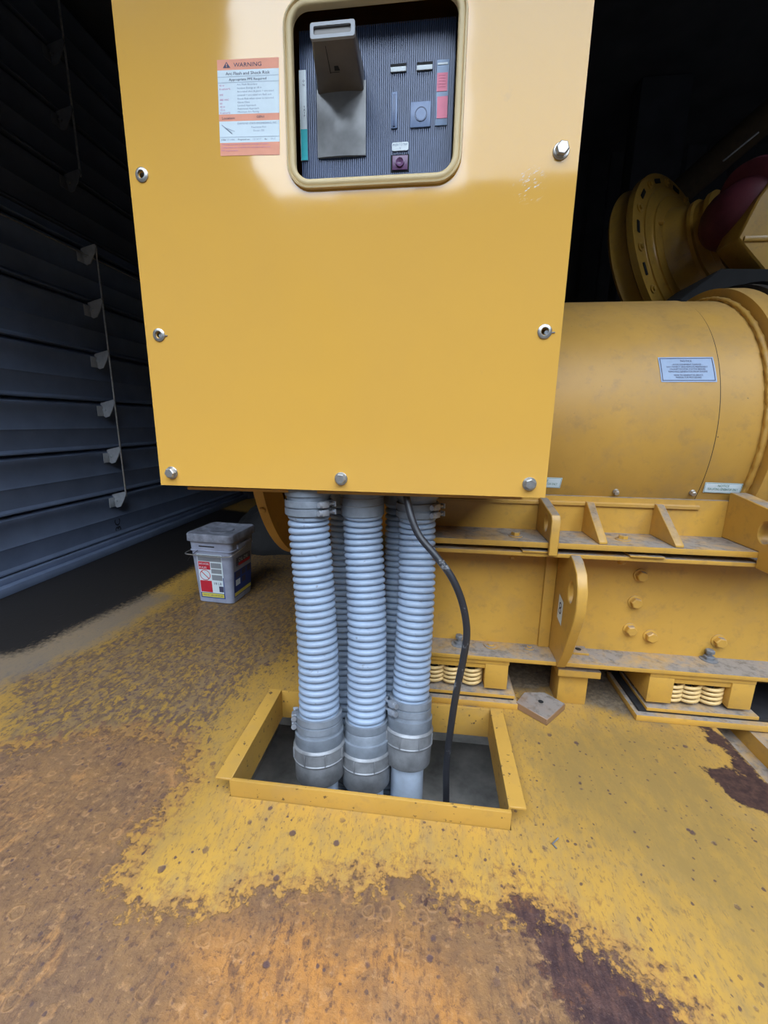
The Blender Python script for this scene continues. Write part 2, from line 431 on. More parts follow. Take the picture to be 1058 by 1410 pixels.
    rc = t.mix(1.0, rc, (1.0, .93, .86, 1), 'MULTIPLY')
    rf = edge(rust, 1.9, .44, .52, mN)
    fringe = t.math('MULTIPLY', edge(rust, 1.9, .20, .46, mN), t.math('SUBTRACT', 1.0, rf))
    col = t.mix(t.math('MULTIPLY', fringe, .75), col, t.mix(t.ramp(nC, .42, .6), (.36, .17, .05, 1), (.16, .075, .042, 1)))
    col = t.mix(rf, col, rc)
    dk = edge(dark, 1.8, .42, .56, mN)
    dkc = t.mix(t.ramp(nT, .42, .62), (.040, .021, .022, 1), (.090, .045, .036, 1))
    dkc = t.mix(t.ramp(nB, .56, .66, 0, .8), dkc, (.20, .085, .035, 1))
    dkc = t.mix(t.ramp(nD, .58, .70, 0, .5), dkc, (.15, .09, .07, 1))
    col = t.mix(dk, col, dkc)
    # rust pits scattered through the paint
    def pits(scale, lo, amp, rmax, wob):
        vo = t.n('ShaderNodeTexVoronoi'); vo.inputs['Scale'].default_value = scale; t.l(p, vo.inputs['Vector'])
        sc_ = t.n('ShaderNodeSeparateColor'); t.l(vo.outputs['Color'], sc_.inputs[0])
        rad = t.ramp(sc_.outputs[0], lo, 1.0, 0, rmax)
        dd = t.math('ADD', vo.outputs['Distance'], t.math('MULTIPLY', t.math('SUBTRACT', wob, .5), amp))
        return t.math('MULTIPLY', t.ramp(t.math('SUBTRACT', dd, rad), -.05, .03, 1, 0), t.ramp(sc_.outputs[0], lo, lo+.03))
    clus = t.ramp(t.noise(5.5, 3), .36, .52, .0, 1)
    pit1 = t.math('MULTIPLY', pits(30, .60, .42, .24, nC), clus)
    col = t.mix(t.math('MULTIPLY', pit1, .85), col, (.075, .045, .050, 1))
    pit2 = t.math('MULTIPLY', pits(72, .38, .5, .27, nD), t.ramp(t.noise(8, 3), .36, .54, .15, .9))
    col = t.mix(pit2, col, (.085, .050, .045, 1))
    pit3 = t.math('MULTIPLY', pits(13, .70, .30, .15, nB), t.ramp(t.noise(3, 2), .46, .56))
    col = t.mix(t.math('MULTIPLY', pit3, .8), col, (.085, .060, .070, 1))
    # rusted seam strip, dust, oil, mud
    col = t.mix(edge(seam, 1.1, .46, .54), col, t.mix(t.ramp(nC, .4, .6), (.075, .04, .032, 1), (.035, .02, .02, 1)))
    col = t.mix(t.math('MULTIPLY', edge(dust, 1.0, .35, .8), .75), col, (.155, .13, .11, 1))
    col = t.mix(t.math('MULTIPLY', edge(oil, 1.1, .40, .75), .85), col, t.mix(t.ramp(nC, .45, .6), (.06, .055, .052, 1), (.15, .125, .10, 1)))
    col = t.mix(edge(mud, .9, .35, .65, nC), col, (.020, .017, .015, 1))
    rr = t.mix(rf, (.42,)*3 + (1,), (.62,)*3 + (1,))
    t.set(Base_Color=col, Roughness=rr)
    t.b.inputs['Specular IOR Level'].default_value = .2
    h = t.math('ADD', t.math('MULTIPLY', nC, t.ramp(rf, 0, 1, .15, 1.0)), t.math('MULTIPLY', pit1, -.5))
    h = t.math('ADD', h, t.math('MULTIPLY', nB, t.ramp(rf, 0, 1, .1, 1.2))); h = t.math('ADD', h, t.math('MULTIPLY', t.math('MULTIPLY', rim, rf), .6))
    t.bump(h, .55, .004)
    return t.m
M['floor'] = floor_mat()
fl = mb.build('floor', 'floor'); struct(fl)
me = fl.data
for nm, polys in (('wear_a', ((RUST, .10), ('D', 0), (MUD, .12))), ('wear_falloff_b', ((ORANGE, .14), (SPECK_FALLOFF, .14), (OIL, .06))), ('wear_c', ((DUST, .10), ('S', 0), (GREYW, .12)))):
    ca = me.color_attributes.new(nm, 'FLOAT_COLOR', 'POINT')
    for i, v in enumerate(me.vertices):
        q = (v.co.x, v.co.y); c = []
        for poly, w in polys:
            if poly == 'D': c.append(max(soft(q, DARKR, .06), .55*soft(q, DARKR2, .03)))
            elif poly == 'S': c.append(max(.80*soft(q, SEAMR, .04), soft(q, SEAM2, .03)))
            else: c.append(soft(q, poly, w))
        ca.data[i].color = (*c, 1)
# gutter and the next deck plate on the right
mb = MB(); mb.prism([(.866, -.05), (.866, -.058), (.96, -.058), (.96, -.006), (2.6, -.006), (2.6, -.016), (.968, -.016), (.968, -.066), (.86, -.066), (.86, -.05)], 'y', .25, 4.4)
struct(mb.build('floor_gutter', 'yellow'))
mb = MB()                                              # grimy well under the deck opening
mb.box((-.62, .60, -.47), (.46, 1.72, -.45)); mb.box((-.64, .60, -.47), (-.62, 1.72, -.013)); mb.box((.44, .60, -.47), (.46, 1.72, -.013))
mb.box((-.62, .58, -.47), (.46, .60, -.013)); mb.box((-.62, 1.72, -.47), (.46, 1.74, -.013))
struct(mb.build('floor_pit', 'pit'))
mb = MB(); mb.prism([(1.13, -.013), (1.13, -.03), (1.20, -.17), (1.26, -.17), (1.26, -.013)], 'x', -.62, .44)
struct(mb.build('beam_under_floor', 'pit'))
# container shell
mb = MB(); mb.box((-2.42, .3, -.1), (-2.36, 4.46, 3.3)); struct(mb.build('wall_left', 'walldark'))
mb = MB(); mb.box((-2.42, 4.4, -.1), (3.2, 4.46, 3.3))
for k in range(14):
    x = -2.2 + k*.385; mb.prism([(x, 4.4), (x+.03, 4.36), (x+.17, 4.36), (x+.20, 4.4)], 'z', 0, 3.25)
struct(mb.build('wall_back', 'walldark'))
mb = MB(); mb.box((3.14, .3, -.1), (3.2, 4.46, 3.3)); struct(mb.build('wall_right', 'walldark'))
mb = MB(); mb.box((-2.42, .32, 3.2), (3.2, 4.46, 3.3)); struct(mb.build('ceiling', 'walldark'))
mb = MB(); mb.box((-2.42, .32, 2.40), (1.25, .40, 3.2)); mb.box((1.25, .32, 3.08), (3.2, .40, 3.2)); struct(mb.build('lintel_added', 'walldark'))  # unseen header, added and stepped to shape the incoming sky light
mb = MB(); mb.box((-2.20, .9, 0.0), (-2.06, 4.38, .045), .004); mb.box((-2.20, .9, .045), (-2.10, 4.38, .075), .003)
struct(mb.build('trim_left_sill', 'louver'))
# yard outside, behind the photographer
mb = MB(); mb.box((-60, -30, -.85), (60, 8, -.75)); struct(mb.build('ground_yard', 'asphalt'))
DB = 26.0                                              # the building across the yard; its roof line mirrors in the cabinet paint
def mir(px, py): p = at(px, py, 2*.96 + DB); return p.x, p.z
rl = [mir(296, -60), mir(296, 90), mir(332, 212), mir(390, 272), mir(612, 254), mir(700, 240), mir(1100, 236)]
mb = MB(); mb.prism([(-60, -.75), (60, -.75), (60, rl[-1][1])] + rl[::-1] + [(-60, rl[0][1])], 'y', -DB-2, -DB); struct(mb.build('wall_yard_building', 'facade'))
mb = MB(); x0 = mir(648, 100)[0]; mb.box((x0, -DB-2.6, 0), (x0+9, -DB-2.1, 34)); struct(mb.build('wall_yard_pale', 'facade_pale'))
mb = MB(); mb.box((-7.5, -DB, -.75), (-7.0, -.6, 9)); struct(mb.build('wall_added_left', 'facade'))  # unseen wall, added to keep sky light off the ground
mb = MB(); mb.box((9.0, -DB, -.75), (9.5, -.6, 9)); struct(mb.build('wall_added_right', 'facade'))  # added likewise on the right, out of view, to block sky light

# ------------------------------------------------------------------ hatch frame round the opening
hf = empty('hatch_frame', (-.12, .93, 0), 'raised yellow steel frame around the floor opening the hoses drop into', 'hatch frame')
Z1 = .046
mb = MB(); mb.prism([(HX0, -.05), (HX0, Z1), (HX0-.040, Z1), (HX0-.040, Z1-.006), (HX0-.006, Z1-.006), (HX0-.006, -.05)], 'y', .764, 1.098, bev=.0012); mb.build('side_rail', 'yellow_hatch', hf)
mb = MB(); mb.prism([(HX1, -.05), (HX1, Z1), (HX1+.038, Z1), (HX1+.038, Z1-.006), (HX1+.006, Z1-.006), (HX1+.006, -.05)], 'y', .776, 1.098, bev=.0012); mb.build('side_rail', 'yellow_hatch', hf)
mb = MB(); mb.box((HX0-.004, .762, -.05), (HX1+.004, .771, .044), .0012); mb.build('front_rail', 'yellow_hatch', hf)
mb = MB(); mb.box((HX0-.004, 1.093, -.05), (HX1+.004, 1.100, .044), .0012); mb.build('back_rail', 'yellow_hatch', hf)

# ------------------------------------------------------------------ breaker cabinet
YP = .96
cab = empty('breaker_cabinet', (-.21, 1.1, .706), 'large yellow sheet metal breaker cabinet bolted up in front of the generator', 'electrical cabinet')
CX0, CX1, CZ0, CZ1 = -.680, .2585, .706, 2.30
WX0, WX1, WZ0, WZ1 = -.309, .021, 1.354, 1.652
mb = MB()
win = rrect(WX0, WZ0, WX1, WZ1, .035, 8)
holes = [win[::-1]]
for q in ((-.650, 1.386), (-.646, 1.061), (.224, 1.060)): holes.append(circ(q[0], q[1], .0065, n=14))
mb.prism([(CX0, CZ0), (CX1, CZ0), (CX1, CZ1), (CX0, CZ1)], 'y', YP, YP+.003, holes=holes)
mb.box((CX0, YP+.003, CZ0), (CX0+.003, YP+.03, CZ1)); mb.box((CX1-.003, YP+.003, CZ0), (CX1, YP+.03, CZ1))
mb.box((CX0+.003, YP+.003, CZ0), (CX1-.003, YP+.02, CZ0+.003))
mb.build('front_cover', 'panel', cab)
mb = MB()                                              # rolled gasket round the window
path = rrect(WX0, WZ0, WX1, WZ1, .035, 8)
n = len(path); rows = []
for i in range(n):
    a, b = V(path[i-1]), V(path[(i+1) % n]); tv = (b-a).normalized(); nv = V((tv.y, -tv.x)); p = V(path[i])
    ring = []
    for du, dy in ((-.004, .006), (-.0045, -.006), (-.001, -.0085), (.005, -.0085), (.0075, -.006), (.009, -.0095), (.0125, -.0085), (.0135, -.004), (.0125, -.0003), (.002, -.0003), (.0005, .006)):
        q = p + nv*du; ring.append(V((q.x, YP+dy, q.y)))
    rows.append(ring)
mb.grid(rows, None, closed_u=True, closed_v=True); mb.build('window_gasket', 'gasket', cab, smooth=60)
mb = MB()
for lo, hi in (((CX0+.01, YP+.031, CZ0+.004), (CX0+.013, 1.262, CZ1)), ((CX1-.013, YP+.031, CZ0+.004), (CX1-.01, 1.262, CZ1)), ((CX0+.013, 1.259, 1.30), (CX1-.013, 1.262, CZ1)), ((CX0, YP+.003, CZ1), (CX1, 1.262, CZ1+.004))):
    mb.box(lo, hi)
mb.build('cabinet_body', 'yellow_drum', cab)
mb = MB(); mb.prism([(-.625, .699), (.213, .7025), (.213, .6955), (-.625, .692)], 'y', .985, 1.262); mb.build('bottom_plate', 'yellow', cab)
for q in ((-.647, .738), (-.215, .736), (.221, .737), (.224, 1.386)):
    w = MB(); w.lathe((q[0], YP-.0002, q[1]), (q[0], YP-1, q[1]), [(0, .0155), (.002, .0155), (.003, .0145), (.003, .009), (0, .009)], 28); w = w.build('washer', 'steel', cab)
    b = MB(); b.hexbolt((q[0], YP-.003, q[1]), (0, -1, 0), .0125, .011, washer=0); b.cyl((q[0], YP-.003, q[1]), (q[0], YP-.006, q[1]), .0135); b = b.build('bolt', 'bolthead', w) if 'bolthead' in M else b.build('bolt', 'steel', w)
for i, q in enumerate(((-.650, 1.386), (-.646, 1.061), (.224, 1.060))):
    w = MB(); w.lathe((q[0], YP-.0002, q[1]), (q[0], YP-1, q[1]), [(0, .0145), (.002, .0145), (.004, .012), (.004, .008), (-.012, .0068), (-.0002, .0068)], 28, cap=False); w = w.build('grommet', 'steel', cab)
    if i:
        s_ = MB(); s_.cyl((q[0]+.004, YP-.001, q[1]-.002), (q[0]+.004, YP+.015, q[1]-.002), .0045, 14); s_.box((q[0]+.013, YP-.0022, q[1]-.0028), (q[0]+.021, YP-.0003, q[1]-.0008)); s_.build('stud', 'castal', w)
# warning label
tl, tr, bl_ = at(299, 83, YP), at(384, 79, YP), at(304, 215, YP)
def lab(u, v):                                         # u 0..85, v 0..136 (downwards)
    p = tl + (tr-tl)*(u/85) + (bl_-tl)*(v/136); return V((p.x, YP-.0006, p.z))
def lab2(u, v): p = lab(u, -v); p.y = YP-.0010; return p
mb = MB(); sheet(0, 0, 85, 14.5, lab, mb=mb, m='salmon'); sheet(0, 14.5, 85, 76, lab, mb=mb, m='paper'); sheet(0, 76, 85, 86, lab, mb=mb, m='salmon')
sheet(0, 86, 85, 117, lab, mb=mb, m='paper'); sheet(0, 117, 85, 136, lab, mb=mb, m='salmon')
wl = mb.build('warning_label', None, cab); wl['label'] = 'salmon and pale blue arc flash warning label'
ink = [('WARNING', 23, -10.6, 5.6, 'LEFT', 43), ('Arc Flash and Shock Risk', 42, -21.5, 4.2, 'CENTER', 67), ('Appropriate PPE Required', 42, -29.5, 3.4, 'CENTER', 58),
       ('Location:', 4, -83.3, 3.6, 'LEFT', 21), ('GEN1', 59, -82.3, 3.2, 'CENTER', 13), ('JOB#', 2, -113.8, 2.3, 'LEFT', 7),
       ('Prepared on:', 26, -113.8, 2.3, 'LEFT', 17), ('By:', 64, -113.8, 2.3, 'LEFT', 5)]
lettering('lettering', ink, 'ink', wl, lab2)
mb = MB(); q = lab2
for tri in (((8, -11.5), (18.5, -11.5), (13.2, -3.2)),): mb.face([lab2(*p) for p in tri], 'ink')
def up1(u, v): p = lab2(u, v); p.y -= .0003; return p
mb.face([up1(*p) for p in ((12.7, -8.8), (13.7, -8.8), (14.0, -5.8), (12.4, -5.8))], 'salmon'); mb.face([up1(*p) for p in ((12.6, -10.6), (13.8, -10.6), (13.8, -9.5), (12.6, -9.5))], 'salmon')
mb.build('warning_triangle', None, wl)
faint = [('Arc Flash Boundary', 27, -36.2, 2.5, 'LEFT', 30), ('Incident Energy at 18 in', 27, -41.2, 2.5, 'LEFT', 36), ('Arc-rated shirt & pants + arc-rated', 27, -46, 2.5, 'LEFT', 53),
         ('coverall + arc-rated arc flash suit', 27, -51, 2.5, 'LEFT', 52), ('Shock Risk when cover is removed', 27, -56, 2.5, 'LEFT', 54), ('Glove Class', 27, -61, 2.5, 'LEFT', 20),
         ('Limited Approach', 27, -65.5, 2.5, 'LEFT', 28), ('Restricted Approach', 27, -70, 2.5, 'LEFT', 32), ('Minimum Arc Rating', 27, -74.5, 2.5, 'LEFT', 32),
         ('DIAMOND STATE ENGINEERING, INC', 26, -91, 2.7, 'LEFT', 55), ('Peachtree Run', 56, -96.5, 2.5, 'CENTER', 27), ('Dover, DE', 56, -101.5, 2.5, 'CENTER', 26), ('17-1406', 10, -113.8, 2.4, 'LEFT', 14), ('12/14/17', 47, -113.8, 2.4, 'LEFT', 16), ('DLZ', 73, -113.8, 2.4, 'LEFT', 8)]
lettering('small_print', faint, 'ink_faint', wl, lab2)
redl = [('42 in', 2, -36.8, 2.5, 'LEFT'), ('8 cal/cm^2', 2, -41.8, 2.5, 'LEFT', 17), ('PPE', 2, -50, 2.5, 'LEFT'), ('480 VAC', 2, -56.8, 2.5, 'LEFT', 13), ('00', 2, -62, 2.5, 'LEFT'), ('42 in', 2, -66.5, 2.5, 'LEFT'), ('12 in', 2, -71, 2.5, 'LEFT'), ('8 cal/cm^2', 2, -75.2, 2.3, 'LEFT', 18),
        ('Warning: Changes in equipment settings or system', 2, -120.5, 2.3, 'LEFT', 72), ('configuration will invalidate the calculated values and', 2, -125, 2.3, 'LEFT', 76), ('PPE requirements.', 2, -129.5, 2.3, 'LEFT', 26)]
lettering('red_print', redl, 'ink_red', wl, lab2)
mb = MB()
for v0 in (23.6, 31.6, 108.8): sheet(0, -v0, 85, -v0-.4, lab2, mb=mb)
for a, b, w in (((3.5, -91), (18, -104), .5), ((8, -95), (22, -101), .3), ((10, -97), (18, -104.5), .3)):
    dx, dy = b[0]-a[0], b[1]-a[1]; L = math.hypot(dx, dy); nx, ny = -dy/L*w, dx/L*w
    mb.face([lab2(a[0]-nx, a[1]-ny), lab2(b[0]-nx, b[1]-ny), lab2(b[0]+nx, b[1]+ny), lab2(a[0]+nx, a[1]+ny)])
mb.build('rule_and_sketch', 'ink_faint', wl)

# ------------------------------------------------------------------ circuit breaker behind the window
YB = 1.0
br = empty('circuit_breaker', (-.15, 1.05, 1.372), 'ribbed dark blue circuit breaker seen through the cabinet window', 'circuit breaker')
def A(px, py, Y=YB): p = at(px, py, Y); return p.x, p.z
BX0, BX1, BZ0, BZ1 = -.304, .0145, 1.372, 1.645
ix0, iz0 = A(438.5, 219); ix1, iz1 = A(504.5, 112)
mb = MB(); rows = [[], []]; pitch = .0043; x = BX0; pr = []
while x < BX1 - pitch: pr += [(x, 0.0), (x+pitch*.55, 0.0), (x+pitch*.62, .0040), (x+pitch*.94, .0040)]; x += pitch
pr.append((BX1, 0))
for z in (BZ0, BZ1): rows[z == BZ1] = [V((a, YB+b, z)) for a, b in pr]
mb.grid(rows); mb.box((BX0, YB+.006, BZ0), (BX1, YB+.20, BZ1)); mb.build('ribbed_faceplate', 'breaker', br, smooth=20)
mb = MB()                                              # scooped plate under the handle
rows = []
for j in range(13):
    t = j/12; z = iz0 + (iz1-iz0)*t; rows.append([V((ix0+(ix1-ix0)*i/8, YB-.004 - .010*math.sin(PI*i/8)*math.sin(PI*min(1, .1+t*.9)), z)) for i in range(9)])
mb.grid(rows); mb.box((ix0, YB-.004, iz0), (ix1, YB-.0005, iz1)); mb.build('scoop_plate', 'scoop', br, smooth=60)
hd = MB()                                              # charging handle, sticks straight out of the face
hx0, hx1, hz0 = -.266, -.169, 1.531; ox0, ox1, oz0, oz1, oy = -.2465, -.167, 1.541, 1.563, .888
rows = []
for t in (0, .25, .5, .75, 1):
    y = YB-.002 + (oy-YB)*t; a0, a1 = hx0+(ox0-hx0)*t, hx1+(ox1-hx1)*t; z0, z1 = hz0+(oz0-hz0)*t, hz0+.045+(oz1-hz0-.045)*t
    rows.append([V((u, y, v)) for u, v in rrect(a0, z0, a1, z1, .005, 3)])
hd.grid(rows, None, closed_v=True)
hd.face(rows[0][::-1]); hd.face(rows[-1])
ho = hd.build('handle', 'handle', br, smooth=50)
mb = MB(); o_ = rrect(ox0-.001, oz0-.001, ox1+.001, oz1+.001, .004, 4); i_ = rrect(ox0+.005, oz0+.0045, ox1-.006, oz1-.0045, .003, 3)
mb.prism(o_, 'y', oy-.006, oy, holes=[i_[::-1]]); mb.build('grip_frame', 'handle_face', ho)
mb = MB(); mb.prism(i_, 'y', oy-.0015, oy-.0005); mb.build('grip_slot', 'void', ho)
mb = MB()                                              # latch hole and groove under the handle
def und(t, f, off=.0006):
    y = YB-.002 + (oy-YB)*t; return V((hx0+(ox0-hx0)*t + f*((hx1-hx0)+((ox1-ox0)-(hx1-hx0))*t), y, hz0+(oz0-hz0)*t-off))
mb.face([und(.55, .44), und(.55, .53), und(.46, .56), und(.46, .44)]); mb.face([und(.90, .30), und(.90, .312), und(.42, .352), und(.42, .335)]); mb.face([und(.44, .33), und(.44, .54), und(.43, .54), und(.43, .33)])
mb.build('latch_slot', 'void', ho)
def plate(name, px0, py0, px1, py1, m, d0=-.002, d1=.0005, par=br, bev=.0006):
    a, b = A(px0, py1); c, d = A(px1, py0); mb = MB(); mb.box((a, YB+d0, b), (c, YB+d1, d), bev); return mb.build(name, m, par)
for p in ((538, 87, 560, 101), (574, 84.5, 596, 98.5)):
    w = plate('indicator_window', *p, 'void', -.0012); f = MB(); a, b = A(p[0]+.3, p[3]-.2); c, d = A(p[2]-.3, p[1]+5.5); f.box((a, YB-.0032, b), (c, YB-.0012, d), .0003); f.build('indicator_flag', 'white', w)
s1 = plate('slide_slot', 539, 127.5, 548, 178, 'breaker_light', -.003); a, b = A(541, 176); c, d = A(545, 131); f = MB(); f.box((a, YB-.0048, b), (c, YB-.003, d), .0004); f.build('slider', 'breaker', s1)
s2 = plate('selector_plate', 565, 140, 594, 177, 'breaker_light', -.003)
a, b = A(580, 158.5); f = MB(); f.lathe((a, YB-.003, b), (a, YB-1, b), [(0, .0128), (.0016, .0128), (.0016, .0112), (.0002, .0108)], 28, cap=False); f.build('selector_ring', 'breaker', s2)
f = MB(); f.lathe((a, YB-.003, b), (a, YB-1, b), [(0, .0106), (.0012, .0106)], 28); f.build('selector_disc', 'breaker_light', s2)
# colour strip on the right edge
s3 = plate('rating_strip', 599, 82, 619.5, 174, 'notice', -.0022)
for py0, py1, m in ((101, 127.5, 'pink'), (133.5, 164.5, 'pink')): plate('pink_band', 601.5, py0, 617, py1, m, -.0030, -.0022, s3, 0)
plate('white_band', 603, 87, 617, 91, 'white', -.0030, -.0022, s3, 0)
f = MB()
for py in (105, 109, 113, 117, 121): a, b = A(604, py+.8); c, d = A(614, py); f.box((a, YB-.0034, b), (c, YB-.0030, d))
f.build('print_line', 'ink_red', s3)
s4 = plate('position_strip', 415, 97, 421.5, 222, 'white', -.0022)
a, b = A(416.7, 222); c, d = A(424, 179); f = MB(); f.box((a-.001, YB-.0032, b), (c-.0005, YB-.0022, d)); f.build('turquoise_band', 'cyan', s4)
zc = lambda py: A(418.5, py)[1]; xc = lambda py: A(418.3+ (py-97)*.03, py)[0]
def onb(u, v): return V((u, YB-.0036, v))
lettering('lettering', [(ch, xc(py), zc(py), .0042, 'CENTER') for ch, py in (('O', 115), ('N', 120.5), ('T', 151), ('R', 155), ('I', 159), ('P', 163))], 'ink', s4, onb)
a, b = A(540, 209); c, d = A(563, 196); s5 = MB(); s5.prism(rrect(a, b, c, d, .003, 2), 'y', YB-.0025, YB+.0005); s5 = s5.build('push_label', 'white', br)
lettering('lettering', [('PUSH TO TRIP', (a+c)/2, b+(d-b)*.56, .0042, 'CENTER', (c-a)*.86), ('V', (a+c)/2, b+(d-b)*.16, .0042, 'CENTER')], 'ink_faint', s5, lambda u, v: V((u, YB-.0029, v)))
bt = plate('trip_button', 538.5, 212.5, 563.5, 237.5, 'void', -.0015); plate('button_face', 540.5, 214.5, 562, 235.5, 'purple', -.0035, -.0012, bt)
a, b = A(551, 225); f = MB(); f.lathe((a, YB-.0035, b), (a, YB-1, b), [(0, .0095), (.0035, .0088), (.0038, .0075), (.0010, .0045), (.0004, .001)], 28, cap=False); f.build('button_cap', 'purple', bt)

# ------------------------------------------------------------------ hoses
PROF = (1.0, .52, .15, .03, 0, .03, .15, .52)
def hose_body(path, r, pitch=.0180, depth=.0085):
    P = spline(path, 60); L = [0]
    for i in range(1, len(P)): L.append(L[-1] + (P[i]-P[i-1]).length)
    N = int(L[-1]/pitch)*8; Q = []; j = 0
    for k in range(N+1):
        s_ = L[-1]*k/N
        while j < len(P)-2 and L[j+1] < s_: j += 1
        t = (s_-L[j])/max(1e-9, L[j+1]-L[j]); Q.append(P[j].lerp(P[j+1], t))
    fr = frames(Q); n = 44; mb = MB(); rows = []
    for k, (p, u, w) in enumerate(fr):
        row = []
        for a in range(n):
            th = 2*PI*a/n; rr = r - depth*PROF[k % 8]
            row.append(p + (u*math.cos(th) + w*math.sin(th))*rr)
        rows.append(row)
    # helical seam: a = 0 joins a = n with a one pitch shift already continuous in ph
    mb.grid(rows, None, closed_v=True)
    return mb, fr
def clamp(parent, P, ax, r, mats='hose_band', ang=0.0, screws=True, names=('clamp_band',)):
    ax = V(ax).normalized(); P = V(P); mb = MB()
    mb.lathe(P-ax*.0085, P+ax*.0085, [(0, r), (.0005, r+.003), (.0165, r+.003), (.017, r)], 44, cap=False)
    u = V((math.cos(ang), math.sin(ang), 0)); u = (u-ax*u.dot(ax)).normalized(); w = ax.cross(u)
    band = mb.build('clamp_band', mats, parent)
    if screws:
        s_ = MB(); c = P + u*(r+.008); s_.box(V((-.011, -.009, -.008)), V((.011, .007, .008)), .002, Matrix.Translation(c) @ Matrix((w, u, ax)).transposed().to_4x4())
        s_.cyl(c - w*.012, c + w*.034, .0032, 12); s_.cyl(c - w*.019, c - w*.011, .0072, 18); s_.box(V((.030, -.008, -.007)), V((.034, .006, .007)), .001, Matrix.Translation(c) @ Matrix((w, u, ax)).transposed().to_4x4())
        s_.build('clamp_screw', 'galv', band)
    return band
def conduit(label, path, r, top_style, bottom, pipe=None, lower=True, grp='ribbed grey conduits under the cabinet'):
    root = empty('flexible_conduit', path[-1], label, 'conduit', grp)
    mb, fr = hose_body(path, r); mb.build('ribbed_hose', 'hose', root, smooth=75)
    T, ax = V(path[0]), (V(path[0])-V(path[1])).normalized()
    if top_style == 'clamped':
        mb = MB(); mb.lathe(T-ax*.006, T+ax, [(0, r+.001), (.002, r+.004), (.036, r+.004), (.037, r+.001), (.052, r+.0015), (.053, r+.006), (.090, r+.006)], 44, cap=False); col = mb.build('top_collar', 'hose_band', root)
        for k in (.006, .027): clamp(col, T+ax*k, ax, r+.004, ang=-.65)
    elif top_style == 'sleeve':
        mb = MB(); mb.lathe(T-ax*.008, T+ax, [(0, r+.001), (.002, r+.0045), (.10, r+.0045)], 44, cap=False); col = mb.build('top_collar', 'hose_band', root)
        s_ = MB()
        for k in (.020, .040): s_.lathe(T+ax*k, T+ax*(k+1), [(0, r+.0042), (.0008, r+.0056), (.0026, r+.0056), (.0034, r+.0042)], 44, cap=False)
        s_.build('collar_groove', 'castal', col)
    else:
        mb = MB(); mb.lathe(T-ax*.008, T+ax, [(0, r+.001), (.002, r+.004), (.08, r+.004)], 44, cap=False); mb.build('top_collar', 'hose_band', root)
    if lower:
        B, ax = V(path[-1]), (V(path[-1])-V(path[-2])).normalized()
        mb = MB(); mb.lathe(B-ax*.016, B+ax, [(0, r-.001), (.001, r+.0045), (.020, r+.0045), (.022, r+.0035), (.024, r+.0045), (.046, r+.0045), (.047, r+.002)], 44, cap=False); sl = mb.build('hose_sleeve', 'hose_band', root)
        if bottom.get('clamp'):
            for k in (-.008, .013): clamp(sl, B+ax*k, ax, r+.004, ang=bottom['clamp'])
        mb = MB(); mb.lathe(B+ax*.030, B+ax*2, [(0, r+.004), (.001, r+.0105), (.030, r+.0105), (.033, r+.0085)], 44, cap=False); mb.build('swivel_ring', 'hose_band', root)
        mb = MB(); mb.lathe(B+ax*.062, B+ax*2, [(-.004, r+.008), (0, r+.0140), (.004, r+.0155), (.006, r+.0135), (.034, r+.0135), (.036, r+.0155), (.040, r+.014), (.041, r+.009)], 44, cap=False)
        u0 = V((0, -1, 0)); u0 = (u0-ax*u0.dot(ax)).normalized(); w0 = ax.cross(u0)
        for k in range(8):
            a = 2*PI*(k+.4)/8; d = u0*math.cos(a)+w0*math.sin(a); e = -u0*math.sin(a)+w0*math.cos(a)
            c = B + ax*.082 + d*(r+.0148)
            mb.box((-.0016, -.0022, -.0145), (.0016, .0022, .0145), .0006, Matrix.Translation(c) @ Matrix((e, d, ax)).transposed().to_4x4())
        mb.build('coupling_nut', 'castal', root)
        mb = MB(); mb.lathe(B+ax*.102, B+ax*2, [(0, r+.009), (.001, r+.012), (.05, r+.0105), (.056, r+.006), (.058, r-.006)], 44, cap=False); mb.build('fitting_body', 'castal', root)
        E0 = B + ax*.155; mb = MB(); mb.lathe(E0, (E0.x, E0.y, -.45), [(0, r-.006), ((E0.z+.449), r-.006)], 40); mb.build('rigid_pipe', 'pipe', root)
    return root
R1 = .0545
pL = [(-.318, 1.030, .635), (-.3175, 1.028, .59), (-.305, 1.012, .47), (-.2935, .992, .355), (-.283, .968, .22), (-.277, .945, .088)]
pC = [(-.1835, 1.085, .630), (-.1815, 1.083, .56), (-.171, 1.060, .44), (-.163, 1.036, .343), (-.157, 1.005, .20), (-.1525, .975, .055)]
pR = [(-.0355, 1.112, .622), (-.034, 1.110, .56), (-.030, 1.078, .44), (-.0305, 1.055, .35), (-.033, 1.032, .22), (-.0345, 1.005, .112)]
conduit('front left ribbed grey conduit with two clamp screws at its top', pL, R1, 'clamped', {'clamp': PI+.25})
conduit('middle ribbed grey conduit, the front one of the bundle with a plain sleeve top', pC, R1, 'sleeve', {})
conduit('right ribbed grey conduit with the black cable passing in front of it', pR, .0515, 'clamped', {'clamp': PI+.75})
conduit('dark ribbed conduit standing behind the gap between front left and middle hoses', [(-.26, 1.185, .64), (-.255, 1.175, .45), (-.24, 1.12, .22), (-.222, 1.049, .03), (-.22, 1.047, -.2), (-.22, 1.045, -.448)], .042, 'plain', {}, lower=False)
conduit('shaded ribbed conduit standing behind the gap between middle and right hoses', [(-.098, 1.20, .64), (-.098, 1.19, .45), (-.10, 1.13, .22), (-.10, 1.056, .03), (-.10, 1.055, -.2), (-.10, 1.055, -.448)], .036, 'plain', {}, lower=False)
